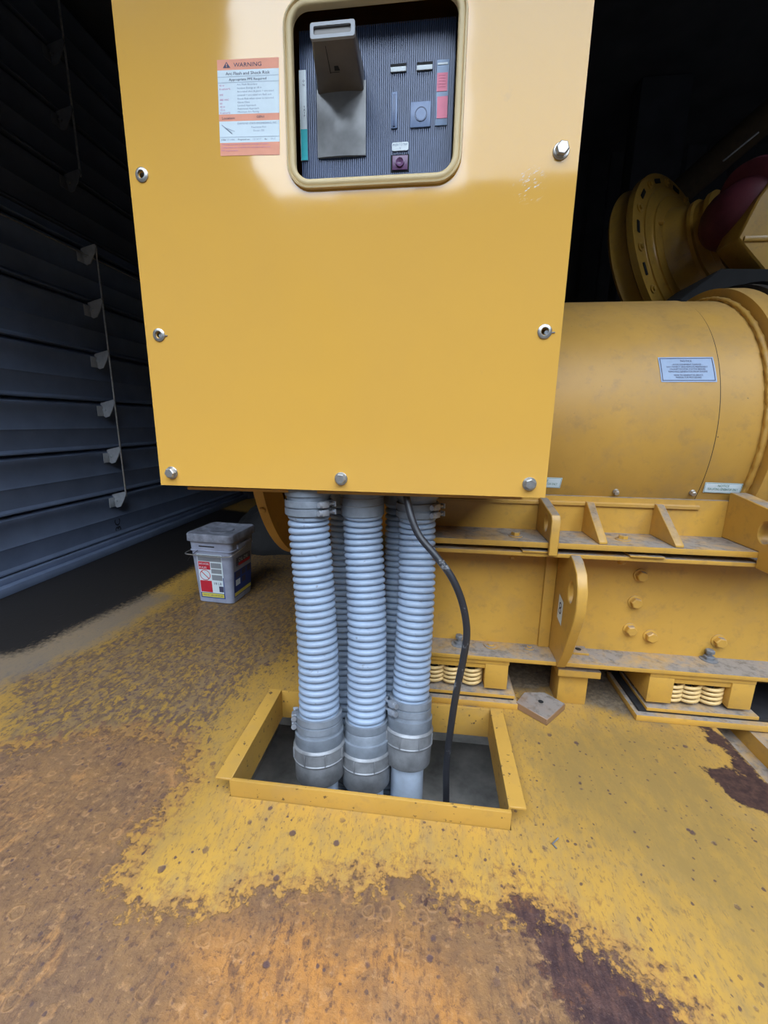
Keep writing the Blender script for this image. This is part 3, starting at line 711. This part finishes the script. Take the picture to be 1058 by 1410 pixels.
# black cable
kp = [(-.062, 1.02, .70), (-.059, 1.005, .685), (-.045, .985, .64), (-.024, .970, .600), (.016, .945, .561), (.056, .932, .513), (.084, .93, .451), (.099, .93, .376), (.094, .93, .298), (.083, .93, .215), (.074, .93, .109), (.068, .93, 0), (.072, .93, -.12), (.08, .94, -.30), (.082, .96, -.445)]
mb = MB(); mb.tube(kp, .0088, 14, sub=8); tag(mb.build('power_cable', 'cable'), 'scuffed black cable curving down from the cabinet into the floor opening', 'cable')

# ------------------------------------------------------------------ generator
GY, GZ, GR = 1.728, .850, .445
gen = empty('generator', (.25, GY, .53), 'big yellow cylindrical generator with notice stickers, right of the cabinet', 'generator')
def ringp(r, y0=None): return r
mb = MB()
mb.lathe((-.50, GY, GZ), (.915, GY, GZ), [(0, GR), (1.415, GR)], 120)
mb.build('drum', 'yellow_drum', gen, smooth=20)
def on_drum(u, v, off=.0):                             # u = x, v = angle below the axis height (radians, + is up)
    return V((u, GY-(GR+off)*math.cos(v), GZ+(GR+off)*math.sin(v)))
mb = MB(); a0, a1 = -.50, 1.75; N = 60                 # wrapped cover sheet
rows = [[on_drum(x, a0+(a1-a0)*k/N, off) for k in range(N+1)] for x, off in ((-.40, .0002), (-.40, .003), (.79, .003), (.79, .0002))]
mb.grid(rows); cs = mb.build('cover_sheet', 'yellow_drum', gen, smooth=20)
mb = MB(); mb.grid([[on_drum(x, a0+(a1-a0)*k/N, .0012) for k in range(N+1)] for x in (.7905, .793)]); mb.build('seam_gap', 'void', cs, smooth=20)
mb = MB(); mb.lathe((.905, GY, GZ), (2, GY, GZ), [(0, GR+.001), (.004, GR+.010), (.010, GR+.012), (.016, GR+.008), (.016, .475), (.018, .482), (.075, .482), (.078, .475), (.078, .30)], 110, cap=False); mb.build('end_flange', 'yellow_drum', gen)
mb = MB(); pr = []
for k in range(300):
    a = 2*PI*k/300; rr = .0065 + .0012*math.sin(k*2.1) + .0012*math.sin(k*5.3); pr.append((V((.913, GY-(GR+.006)*math.cos(a), GZ+(GR+.006)*math.sin(a))), rr))
rows = []
for k, (p, rr) in enumerate(pr):
    a = 2*PI*k/300; d = V((0, -math.cos(a), math.sin(a))); rows.append([p + d*math.cos(b)*rr + V((1, 0, 0))*math.sin(b)*rr*1.3 for b in [2*PI*j/8 for j in range(8)]])
mb.grid(rows, None, closed_u=True, closed_v=True); mb.build('weld_bead', 'yellow_drum', gen, smooth=80)
mb = MB(); mb.lathe((.985, GY, GZ), (2, GY, GZ), [(0, .465), (.004, .492), (.03, .492), (.034, .47), (.05, .47), (.052, .50), (.09, .50), (.09, .3)], 100, cap=False); bl = mb.build('coupling_band', 'black', gen); bl['label'] = 'black ring at the right end of the drum'
mb = MB(); mb.lathe((-.565, GY, GZ), (0, GY, GZ), [(0, .2), (.0, .50), (.004, .535), (.036, .535), (.040, .51), (.065, .46)], 100, cap=False)
mb.build('end_bell', 'yellow_drum', gen)
b = MB(); p = V((-.545, GY-.535*math.cos(-.52), GZ+.535*math.sin(-.52))); b.hexbolt(p, (0, -math.cos(-.52), math.sin(-.52)), .011, .008); b.build('bolt', 'yellow_drum', gen)
# lower housing: skirt, folded lip, foot flange
SK = 1.305
mb = MB(); mb.box((-.02, SK, .545), (.93, 1.70, .655)); mb.build('skirt', 'yellow', gen)
mb = MB(); mb.prism([(1.2985, .628), (1.2985, .636), (1.345, .666), (1.349, .662), (1.305, .632), (1.305, .628)], 'x', -.02, .795); mb.build('lip', 'yellow_drum', gen)
FZ = .545
mb = MB(); mb.box((-.02, 1.16, FZ-.017), (.905, SK+.2, FZ), .0015); mb.build('foot_flange', 'yellow', gen)
def seg_poly(pts): return pts
lugU = [(1.148, .509), (1.148, .610), (1.158, .624), (1.285, .648), (1.3045, .648), (1.3045, .5455), (1.1595, .5455), (1.1595, .509)]
mb = MB(); mb.prism(lugU, 'x', .333, .358, bev=.002, holes=[circ(1.205, .592, .019, .026)[::-1]]); mb.build('lifting_lug', 'yellow', gen)
for gx in (.470, .668):
    mb = MB(); mb.prism([(1.163, .5455), (1.163, .553), (1.288, .640), (1.3045, .640), (1.3045, .5455)], 'x', gx, gx+.022, bev=.0015); mb.build('gusset', 'yellow', gen)
mb = MB(); mb.prism([(1.085, .52), (1.085, .63), (1.10, .655), (1.29, .682), (1.3045, .682), (1.3045, .5455), (1.1595, .5455), (1.1595, .50), (1.11, .50)], 'x', .872, .915, bev=.002, holes=[circ(1.150, .600, .024, .030)[::-1]]); mb.build('lifting_lug', 'yellow', gen)
for px, py in ((710, 738), (754, 735), (858, 743)):
    p = onz(px, py, FZ); b = MB(); b.hexbolt(p, (0, 0, 1), .013, .011, washer=.020); b.build('bolt', 'yellow', gen)
for px, py in ((851, 677), (957, 678)):
    p = at(px, py, 1.302); v_ = math.asin(max(-1, min(1, (p.z-GZ)/GR))); b = MB(); q = on_drum(p.x, v_, .003); nrm = V((0, -math.cos(v_), math.sin(v_)))
    b.hexbolt(q, nrm, .0075, .010, washer=.0085); b.build('bolt', 'steel', gen)
# stickers, bent to the drum
def drum_map(pt, off):
    """flat sticker coords (x, arc length up from a base angle)"""
def sticker(name, px, w, lines, m, im, border=True, lift=.0042, slant=0.0, hgt=None):
    # px: top-left, bottom-left pixel; find them on the drum surface
    def hit(x, y):
        d = ray(x, y); oy, oz = CP.y-GY, CP.z-GZ; a = d.y**2+d.z**2; b = oy*d.y+oz*d.z; c = oy*oy+oz*oz-(GR+lift)**2
        t = (-b-math.sqrt(b*b-a*c))/a; return CP + d*t
    TL, TR, BL = hit(*px[0]), hit(*px[1]), hit(*px[2])
    ang = lambda p: math.atan2(p.z-GZ, GY-p.y)
    aT, aB, aR = ang(TL), ang(BL), ang(TR); W = TR.x-TL.x; H = (aT-aB)*(GR+lift)
    def fn(u, v, o=0.0):
        x = TL.x + u + (BL.x-TL.x)*v/H; return on_drum(x, aT + (aR-aT)*u/W - v/(GR+lift), lift+o)
    mb = MB(); sheet(0, 0, W, H, fn, 6, 8, mb); st = mb.build(name, m, gen, smooth=60)
    items = [(t, W*.5, -(f*H), h*H, 'CENTER', W*mw) for t, f, h, mw in lines]
    lettering('lettering', items, im, st, lambda u, v: fn(u, -v, .0006))
    if border:
        mb = MB(); e = H*.045
        for a, b, c, d in ((e, e, W-e, e*1.6), (e, H-e*1.6, W-e, H-e), (e, e, e*1.6, H-e), (W-e*1.6, e, W-e, H-e)): sheet(a, b, c, d, lambda u, v: fn(u, v, .0005), 6, 8, mb)
        mb.build('border_line', im, st, smooth=60)
    return st
st = sticker('notice_sticker', ((906, 492), (982, 491.5), (911, 526)), 0, [('NOTICE', .21, .085, .2), ('- AVOID EQUIPMENT DAMAGE -', .345, .065, .56), ('DISCONNECT AND REMOVE PERMANENT', .44, .065, .74), ('MAGNET EXCITER STATOR BEFORE', .535, .065, .64), ('REMOVING GENERATOR FROM ENGINE', .63, .065, .70), ('REFER TO GENERATOR SERVICE', .77, .065, .52), ('MANUAL FOR PROCEDURES', .86, .065, .46)], 'notice', 'ink')
st['label'] = 'blue grey notice sticker high on the drum'
nl = [('NOTICE', .40, .22, .3), ('FOR LIFTING GENERATOR ONLY', .72, .22, .80)]
st = sticker('lifting_sticker', ((972, 664), (1024, 666), (968, 678)), 0, nl, 'paper', 'ink_green', lift=.002); st['label'] = 'white lifting sticker at the drum end'
st = sticker('lifting_sticker', ((722, 656), (775, 658), (719, 670)), 0, nl, 'paper', 'ink_green'); st['label'] = 'white lifting sticker partly behind the cabinet edge'

# ------------------------------------------------------------------ base rail
rail = empty('base_rail', (.6, 1.25, .15), 'heavy yellow steel base beam under the generator with bolts and a lifting lug', 'beam')
YW, LZ, TZ = 1.272, .166, .512
mb = MB(); mb.box((-.02, YW, LZ), (2.2, YW+.016, TZ-.012)); mb.build('web', 'yellow', rail)
mb = MB(); mb.box((-.02, 1.166, TZ-.012), (2.2, 1.40, TZ), .0015); mb.build('top_flange', 'yellow', rail)
mb = MB(); mb.box((-.02, 1.178, LZ-.014), (2.2, 1.44, LZ), .0015); mb.build('bottom_flange', 'yellow', rail)
mb = MB(); mb.box((.362, YW-.012, LZ), (.3965, YW, TZ-.0125), .003); mb.build('splice_strip', 'yellow', rail)
lug = [(1.176, .150), (1.135, .215), (1.085, .335), (1.073, .385), (1.078, .435), (1.100, .478), (1.135, .503), (1.165, .511), (1.1655, .499), (YW, .499), (YW, .1665), (1.1775, .1665)]
mb = MB(); mb.prism(lug, 'x', .397, .425, bev=.002, holes=[[(1.128 + .020*math.cos(a), .414 + .033*math.sin(a)) for a in [2*PI*k/24 for k in range(24)]][::-1]]); lg = mb.build('lifting_lug', 'yellow', rail)
X_ = .3965
mb = MB(); mb.face([V((X_, 1.215, .372)), V((X_, 1.172, .362)), V((X_, 1.172, .287)), V((X_, 1.215, .297))]); tg = mb.build('tag_sticker', 'paper', lg); tg['label'] = 'white tag marked with an 8'
lettering('lettering', [('8', 0, -.014, .038, 'CENTER')], 'ink', tg, lambda u, v: V((X_-.0005, 1.194+u, .330+v)))
for px, py in ((885, 794), (877, 831), (870, 869), (898, 878), (993, 885)):
    p = at(px, py, YW-.012); b = MB(); b.hexbolt((p.x, YW-.0002, p.z), (0, -1, 0), .0165, .016, washer=.021); b.build('bolt', 'yellow', rail)
for px, py in ((632, 887), (976, 908)):
    p = onz(px, py, LZ); b = MB(); b.hexbolt(p, (0, 0, 1), .0155, .010, washer=.024); b.cyl(p, p+V((0, 0, .030)), .0075, 16); b.hexbolt(p+V((0, 0, .022)), (0, 0, 1), .0125, .011); b.build('bolt', 'castal', rail)
for px, py, w in ((676, 889, .022), (729, 892, .015)):
    p = onz(px, py, LZ); b = MB(); b.lathe(p, p+V((0, 0, 1)), [(0, w), (.003, w), (.004, w*.8), (.004, w*.5), (.008, w*.45), (.008, .001)], 28); b.build('washer', 'yellow', rail)
p = onz(797, 897, LZ); mb = MB(); mb.box((p.x-.024, p.y-.022, LZ), (p.x+.024, p.y+.022, LZ+.008), .001); sh = mb.build('drilled_shim', 'yellow', rail)
b = MB(); b.lathe((p.x-.002, p.y, LZ+.0083), (p.x-.002, p.y, 1), [(0, .009), (.0005, .009)], 20); b.build('shim_hole', 'void', sh)
for px, py in ((706, 771), (855, 782)):
    p = at(px, py, 1.215); b = MB(); b.hexbolt((p.x, 1.215, TZ-.012), (0, 0, -1), .017, .014, washer=.021); b.cyl((p.x, 1.215, TZ-.026), (p.x, 1.215, TZ-.036), .010, 16); b.build('nut', 'yellow', rail)
for x0, x1 in ((.265, .335), (.555, .645)):
    mb = MB(); mb.box((x0, 1.160, TZ+.001), (x1, 1.24, TZ+.006), .0008); mb.build('shim_pack', 'yellow', rail)

# ------------------------------------------------------------------ spring isolators
def isolator(x0, x1, bx0, bx1, blocks, springs, yf, label, pad):
    root = empty('spring_isolator', ((x0+x1)/2, yf+.06, 0), label, 'spring mount', 'spring mounts under the base beam')
    mb = MB(); mb.box((bx0, yf-.022, .0), (bx1, yf+.20, .020), .0015); mb.build('base_plate', 'yellow', root)
    mb = MB(); mb.box((bx0+.012, yf-.004, .020), (bx1-.010, yf+.19, .029), .001); mb.build('rubber_pad', 'black', root)
    mb = MB(); mb.box((x0, yf-.010, .029), (x1+pad, yf+.18, .040), .001); mb.build('lower_plate', 'yellow', root)
    mb = MB(); mb.box((x0, yf, .137), (x1, yf+.18, .1515), .001); mb.box((x0+.03, yf+.006, .118), (x1-.03, yf+.17, .137), .001); mb.build('top_plate', 'yellow', root)
    for a, b in blocks:
        mb = MB(); mb.box((a, yf+.001, .052), (b, yf+.175, .1365), .0015); mb.build('end_block', 'yellow', root)
    for sx in springs:
        mb = MB(); pts = []; T = 4.6; n = 130
        for k in range(n+1):
            t = k/n; a = 2*PI*T*t; pts.append(V((sx+.0315*math.cos(a), yf+.044+.0315*math.sin(a), .0455+.067*t)))
        mb.tube(pts, .0056, 10, sub=0); mb.build('coil_spring', 'spring', root)
        mb = MB(); mb.cyl((sx, yf+.046, .040), (sx, yf+.046, .118), .012, 18); mb.build('spring_core', 'void', root)
    for sx in (blocks[0][0]+.02, blocks[-1][1]-.02):
        mb = MB(); mb.cyl((sx, yf+.09, .040), (sx, yf+.09, .052), .012, 16); mb.build('levelling_stud', 'steel', root)
    return root
isolator(-.02, .262, -.02, .293, [(-.02, .0), (.190, .260)], (.033, .090, .152), 1.184, 'yellow spring mount beside the hoses, left end of the beam', .022)
isolator(.672, .962, .640, 1.30, [(.672, .742), (.900, .962)], (.757, .806, .868), 1.184, 'yellow spring mount at the right end of the beam', .02)
# standing post and loose drilled plate
post = empty('support_post', (.463, 1.235, 0), 'short yellow square post with a flat cap plate on the deck', 'post')
mb = MB(); mb.box((.424, 1.216, 0), (.512, 1.30, .108), .003); mb.build('column', 'yellow', post)
mb = MB(); mb.box((.412, 1.194, .108), (.538, 1.33, .131), .002); mb.build('cap_plate', 'yellow', post)
tp = [onz(*q, .022) for q in ((711, 967), (754, 991), (779, 969), (750, 953), (722, 953))]
mb = MB(); pl = mb.prism([(p.x, p.y) for p in tp], 'z', 0.0008, .022, bev=.0015); lp = mb.build('drilled_plate', 'ruststeel'); tag(lp, 'loose brown five sided steel plate lying by the post, drilled once', 'metal plate')
p = onz(745, 966, .0225); b = MB(); b.lathe(p, p+V((0, 0, 1)), [(0, .008), (.0004, .008)], 20); b.build('drill_hole', 'void', lp)
mb = MB(); q = [onz(*v, .0025) for v in ((790, 1156), (776, 1163), (781, 1171))]
wp = [onz(*v, .003) for v in ((769, 1154), (761, 1162), (767, 1168))]
mb.tube(wp, .0016, 8, sub=0); tag(mb.build('bent_wire', 'castal'), 'tiny bent scrap of wire lying on the yellow deck', 'wire')

# ------------------------------------------------------------------ plastic pail
pr0 = V((-1.010, 1.842, 0)); pail = empty('plastic_pail', pr0, 'square white absorbent pail with lid and stickers, back left', 'pail')
ca, sa = math.cos(-.075), math.sin(-.075)
def PX(v): return V((pr0.x + v.x*ca - v.y*sa, pr0.y + v.x*sa + v.y*ca, v.z))
PH = .318
def half(z): return .092 + .016*z/PH
mb = MB(); rows = []
for z, e in ((0, -.004), (.004, 0), (.10, 0), (.20, 0), (PH-.055, 0), (PH-.053, .004), (PH-.050, .004), (PH-.048, .001), (PH, .001)):
    h = half(z)+e; rows.append([V((x, y, z)) for x, y in rrect(-h, -h, h, h, .022, 5)])
R_ = mb.grid(rows, None, closed_v=True); mb.bm.faces.new(R_[0]); mb.bm.faces.new(R_[-1]); body = mb.build('pail_body', 'pail', pail, xf=PX)
mb = MB(); rows = []; hh = half(PH)
for z, e in ((PH-.004, .003), (PH-.004, .012), (PH+.026, .012), (PH+.032, .008), (PH+.032, -.006), (PH+.026, -.012), (PH+.024, -.03)):
    h = hh+e; rows.append([V((x, y, z)) for x, y in rrect(-h, -h, h, h, .028, 6)])
R_ = mb.grid(rows, None, closed_v=True); mb.bm.faces.new(R_[-1]); lid = mb.build('lid', 'pail_lid', pail, xf=PX)
mb = MB(); mb.lathe((0, 0, PH+.022), (0, 0, 1), [(0, .06), (.005, .058), (.006, .052), (.003, .045), (.003, .001)], 30); mb.build('lid_spout', 'pail_lid', lid, xf=PX)
hz = PH-.055; h = half(hz)
mb = MB(); mb.tube([V((-h-.004, .02, hz-.006)), V((-h-.016, -.01, hz-.008)), V((-h-.018, -h-.010, hz-.010)), V((-h*.7, -h-.020, hz-.013)), V((0, -h-.016, hz-.018)), V((h*.8, -h-.014, hz-.015)), V((h+.014, -h-.002, hz-.006)), V((h+.016, -.01, hz+.006)), V((h+.004, .02, hz+.008))], .0026, 8, sub=6); bail = mb.build('bail_handle', 'steel', pail, xf=PX)
mb = MB(); mb.box((h-.001, -.055, hz+.004), (h+.012, .065, hz+.030), .003); mb.build('handle_boss', 'pail', pail, xf=PX)
mb = MB(); mb.box((-.055, -h-.005, hz+.024), (.025, -h+.002, hz+.029), .001); mb.build('rim_slot', 'void', pail, xf=PX)
mb = MB(); mb.tube([V((-h+.045, -h-.005, hz+.006)), V((-h+.005, -h-.012, hz-.028)), V((-h-.012, -h-.006, hz-.050))], .0015, 6, sub=4); mb.build('wire_end', 'black', bail, xf=PX)
def fs(u, v, o=.0006): hz_ = half(v); return PX(V((u, -hz_-o, v)))            # front face of the pail
def ss(u, v, o=.0006): hz_ = half(v); return PX(V((hz_+o, u, v)))             # right face
def fsl(u, v, o=.0006): return fs(u*1.28-.003, .026+(v-.042)*1.24, o)
mb = MB(); sheet(-.054, .042, .046, .222, fsl, 1, 6, mb, 'paper')
def lay(fn, a, b, c, d, m, o, mb): sheet(a, b, c, d, lambda u, v: fn(u, v, o), 1, 3, mb, m)
for a, b, c, d, m in ((-.052, .194, .044, .220, 'grey_label'), (-.052, .160, -.004, .192, 'red'), (-.052, .066, -.004, .114, 'red'), (-.054, .042, .046, .064, 'blue'), (-.050, .046, .042, .062, 'lemon'), (.043, .064, .046, .13, 'blue'), (-.001, .168, .041, .189, 'grey_label'), (-.001, .146, .041, .164, 'grey_label'), (-.001, .118, .041, .140, 'grey_label'), (.024, .070, .042, .094, 'ink')):
    lay(fsl, a, b, c, d, m, .0010 + (.0004 if m == 'lemon' else 0), mb)
fl_ = mb.build('front_sticker', None, pail); fl_['label'] = 'red and white care sticker'
lettering('lettering', [('SAFE-WORK', -.050, .179, .008, 'LEFT', .042), ('RULES', -.050, .164, .008, 'LEFT', .03)], 'paper', fl_, lambda u, v: fsl(u, v, .0016))
lettering('lettering', [('18 LB', .020, .100, .010, 'CENTER', .03), ('READ ALL LABELS BEFORE USE', -.004, .051, .006, 'CENTER', .08)], 'ink', fl_, lambda u, v: fsl(u, v, .0019))
mb = MB(); c0 = (-.028, .137); n = 28
mb.grid([[fsl(c0[0]+r*math.cos(2*PI*k/n), c0[1]+r*math.sin(2*PI*k/n), .0014) for k in range(n)] for r in (.0215, .0190)], 'red', closed_v=True)
w_ = .0012
mb.face([fsl(c0[0]-.014-w_, c0[1]+.014-w_, .0014), fsl(c0[0]+.014-w_, c0[1]-.014-w_, .0014), fsl(c0[0]+.014+w_, c0[1]-.014+w_, .0014), fsl(c0[0]-.014+w_, c0[1]+.014+w_, .0014)], 'red')
mb.build('prohibition_sign', None, fl_)
mb = MB(); lay(ss, -.080, .030, .080, .235, 'blue', .0008, mb)
for a, b, c, d, m in ((-.080, .16, .080, .235, 'pail'), (-.062, .178, .070, .226, 'ink'), (-.040, .182, .066, .196, 'red'), (-.066, .125, -.026, .155, 'ink'), (-.010, .125, .024, .155, 'ink'), (.038, .125, .07, .155, 'ink'), (-.066, .085, -.026, .115, 'paper'), (-.010, .085, .024, .115, 'ink'), (-.076, .034, .076, .052, 'lemon')):
    lay(ss, a, b, c, d, m, .0012 + (.0004 if m == 'red' else 0), mb)
sd_ = mb.build('side_sticker', None, pail); sd_['label'] = 'blue product sticker on the right side'
lettering('lettering', [('OIL-DRI', .004, .200, .018, 'CENTER', .12)], 'paper', sd_, lambda u, v: ss(u, v, .0020))
# sack slumped behind the pail
mb = MB(); rows = []; c0 = V((-1.02, 2.75, 0)); nu, nv = 40, 26
for j in range(nv+1):
    t = j/nv; row = []
    for i in range(nu):
        a = 2*PI*i/nu; d = V((math.cos(a), math.sin(a), 0)); rr = math.sin(PI*(.5+.5*t)) if t > .0 else 1
        z = .34*math.sin(PI/2*t); k = 1 + .22*noise.noise(V((d.x*1.7, d.y*1.7, t*2.3))) + .08*noise.noise(V((d.x*6, d.y*6, t*7)))
        row.append(c0 + V((d.x*.36*rr*k, d.y*.26*rr*k, z*(1+.25*noise.noise(V((d.x*2, d.y*2, 4)))))))
    rows.append(row)
R_ = mb.grid(rows, None, closed_v=True); mb.bm.faces.new(R_[0][::-1]); tag(mb.build('sack', 'tarp', smooth=75), 'dark grey crumpled sack slumped behind the white pail', 'sack')

# ------------------------------------------------------------------ louvers on the left wall
LX = -2.15
M['louver_upper'] = plain('upper_louver_sheet', (.085, .095, .125, 1), .5, .1, var=.12, scale=6)  # sheet of the upper bank, a darker tone than the lower
def louver(z0, n, pitch, label, brk_y, sheet_m='louver', br_m='louver_dark'):
    root = empty('intake_louver', (LX, 2.6, z0), label, 'louver')
    for k in range(n):
        z = z0 + k*pitch; h = pitch
        pr = [(0, 0), (.030, .004), (.030, .012), (.016, .026), (.016, h*.40), (.022, h*.44), (.016, h*.48), (.014, h*.80), (.026, h*.86), (.026, h*.92), (.004, h*.96), (-.01, h*.99), (-.02, h*.99), (-.02, 0)]
        mb = MB(); mb.prism([(LX+a, z+b) for a, b in pr], 'y', .95, 4.34); bl = mb.build('blade', sheet_m, root)
        y = brk_y; zt = z + h*.93
        mb = MB(); mb.prism([(LX+.020, zt+.012), (LX+.115, zt+.034), (LX+.122, zt+.018), (LX+.095, zt-.035), (LX+.072, zt-.070), (LX+.045, zt-.078), (LX+.020, zt-.060)], 'y', y-.003, y+.003)
        mb.box((LX+.030, y-.05, zt-.070), (LX+.034, y+.003, zt-.008), .001); mb.cyl((LX+.045, y-.010, zt-.030), (LX+.045, y+.004, zt-.030), .010, 14); mb.build('crank_bracket', br_m, bl)
    mb = MB(); mb.cyl((LX+.112, brk_y+.008, z0+pitch*.93), (LX+.112, brk_y+.008, z0+pitch*(n-1)+pitch*.93+.03), .0055, 12); mb.build('linkage_rod', 'steel', root)
    return root
ll = louver(.08, 6, .297, 'lower grey louver bank with six blades on the left wall', 2.50)
mb = MB(); mb.cyl((LX+.062, .95, 1.812), (LX+.062, 4.34, 1.812), .0045, 10); mb.build('edge_rod', 'steel', ll)
louver(1.92, 4, .300, 'upper darker louver bank above the lower one, left wall', 2.45, 'louver_upper', 'walldark2')
mb = MB(); mb.box((LX-.02, .95, 1.866), (LX+.02, 4.34, 1.916)); mb.box((LX+.02, .95, 1.866), (LX+.036, 4.34, 1.872), .0015); struct(mb.build('trim_left_mullion', 'steel2' if 'steel2' in M else 'louver'))
lettering_o = lettering('trim_left_mark', [('3C', 0, 0, .05, 'LEFT', 0)], 'void', None, lambda u, v: V((LX+.0345+.0, 2.52 - v, .115+u)))
struct(lettering_o)

# ------------------------------------------------------------------ engine end, upper right, in the dark
fh = empty('flywheel_housing', at(948, 350, 2.55), 'dark yellow round engine housing with stepped rings behind the generator', 'engine housing')
FC = at(926, 360, 2.55); AX = V((.60, -.75, .25)).normalized()
mb = MB(); mb.lathe(FC-AX*.26, FC+AX, [(.16, .32), (.16, .415), (.172, .422), (.19, .41), (.245, .41), (.255, .425), (.285, .425), (.288, .417), (.288, .35), (.293, .343), (.300, .343), (.303, .30), (.310, .292), (.318, .292), (.325, .20), (.33, .01)], 96, cap=False); hb = mb.build('housing_body', 'yellow_dark', fh)
mb = MB(); mb.lathe(FC+AX*.06, FC+AX*2, [(0, .235), (.015, .225), (.05, .205), (.06, .195), (.085, .186), (.09, .202), (.105, .202), (.11, .186), (.15, .185), (.155, .198), (.175, .198), (.178, .188), (.178, .15), (.15, .145), (.12, .14), (.12, .01)], 72, cap=False, m=None); nk = mb.build('neck_ring', 'yellow_dark', fh)
mb = MB(); mb.lathe(FC+AX*.185, FC+AX*2, [(0, .138), (.001, .001)], 40, cap=False); mb.build('neck_bore', 'void', nk)
u = AX.orthogonal().normalized(); w = AX.cross(u)
for k in range(12):
    a = 2*PI*k/12; d = u*math.cos(a) + w*math.sin(a); p = FC + AX*.029 + d*.384
    b = MB(); b.lathe(p, p+AX, [(0, .020), (.005, .020), (.006, .011), (.013, .011), (.013, .001)], 20); b.build('bolt', 'yellow_dark', fh)
    a += PI/12; d = u*math.cos(a) + w*math.sin(a); e = -u*math.sin(a) + w*math.cos(a)
    b = MB(); b.box((-.030, -.011, -.001), (.030, .011, .003), .003, Matrix.Translation(FC + AX*.029 + d*.384) @ Matrix((e, d, AX)).transposed().to_4x4()); b.build('slot', 'void', fh)
mb = MB(); c = at(914, 330, 2.45); mb.box((c.x-.035, c.y-.02, c.z-.10), (c.x+.025, c.y+.02, c.z+.09), .004); bx = mb.build('sensor_box', 'void', fh)
for dz in (.055, -.045):
    b = MB(); b.box((c.x-.016, c.y-.026, c.z+dz-.014), (c.x+.012, c.y-.02, c.z+dz+.014), .002); b.build('sensor_plug', 'spring', bx)
mb = MB(); a, b = at(890, 308, 2.40), at(915, 307, 2.36); mb.cyl(a, b, .008, 12); mb.build('stay', 'yellow_dark', fh)
tb = empty('turbocharger', at(1000, 300, 2.25), 'dark red wrapped turbo elbow on the engine behind the generator', 'turbocharger')
mb = MB(); mb.tube([at(1004, 312, 2.24), at(1007, 306, 2.20), at(1018, 294, 2.14), at(1036, 276, 2.10), at(1064, 258, 2.12), at(1120, 226, 2.25)], lambda t: .095+.028*math.sin(PI*min(1, t*1.6)), 28, sub=8); mb.build('elbow', 'turbo', tb, smooth=75)
mb = MB(); c, d = at(1034, 274, 2.08), at(1056, 262, 2.11); mb.lathe(c, d, [(0, .12), (.006, .135), (.03, .135), (.036, .12)], 40); mb.build('flange_ring', 'turbo', tb)
mb = MB(); q = [(0, .0), (.05, .14), (.15, .30), (.42, .30), (.42, -.16), (.16, -.16)]
o = at(1018, 320, 1.98); mb.prism([(o.x+a, o.z+b-.02) for a, b in q], 'y', 1.98, 2.12, bev=.006); yb = mb.build('engine_bracket', 'yellow_dark'); tag(yb, 'angular yellow engine bracket at the right edge of the photo', 'bracket')
mb = MB(); mb.box((o.x+.02, 1.972, o.z-.035), (o.x+.42, 1.98, o.z-.015), .002); mb.build('rib', 'yellow_dark', yb)
gq = [at(933, 414, 1.95), at(990, 372, 1.95), at(1070, 379, 1.95)]
mb = MB(); mb.prism([(gq[0].x, gq[0].z-.05), (gq[0].x, gq[0].z), (gq[1].x, gq[1].z), (gq[2].x+.5, gq[2].z), (gq[2].x+.5, gq[0].z-.05)], 'y', 1.93, 2.25, bev=.004); tag(mb.build('belt_guard', 'guard'), 'black sheet metal guard standing above the drum at right', 'guard')
mb = MB(); a, b = at(862, 330, 3.1), at(1110, 115, 2.85); mb.tube([a, b], .075, 20, sub=0); tag(mb.build('exhaust_pipe', 'brown_pipe'), 'dark brown slanting pipe rising to the right above the engine', 'pipe')
mb = MB(); a, b = at(996, 222, 2.5), at(1045, 182, 2.45); mb.tube([a, b], .0045, 10, sub=0); tag(mb.build('fuel_line', 'steel'), 'thin shiny metal line glinting under the slanting pipe', 'pipe')
mb = MB(); a = at(905, 200, 3.6); mb.box((a.x-.17, 3.55, 0), (a.x+.16, 3.72, 3.19), .01); struct(mb.build('column_back', 'walldark'))

# ------------------------------------------------------------------ light: overcast sky over the yard
w = bpy.data.worlds.new('sky'); scene.world = w; w.use_nodes = True
bg = w.node_tree.nodes['Background']; bg.inputs[0].default_value = (.82, .95, 1.12, 1); bg.inputs[1].default_value = 14.0
ld = bpy.data.lights.new('doorway_portal', 'AREA'); ld.shape = 'RECTANGLE'; ld.size = 5.5; ld.size_y = 3.2; ld.cycles.is_portal = True
lo = bpy.data.objects.new('doorway_portal', ld); COL.objects.link(lo); lo.location = (.39, .20, 1.57); lo.rotation_euler = (math.radians(-90), 0, 0)
lo.rotation_euler = (math.radians(90), 0, 0)
scene.view_settings.view_transform = 'Standard'; scene.view_settings.look = 'None'; scene.view_settings.gamma = 1.0; scene.view_settings.use_curve_mapping = False
scene.view_settings.exposure = -.85
scene.cycles.use_denoising = True
scene.cycles.max_bounces = 8; scene.cycles.diffuse_bounces = 5
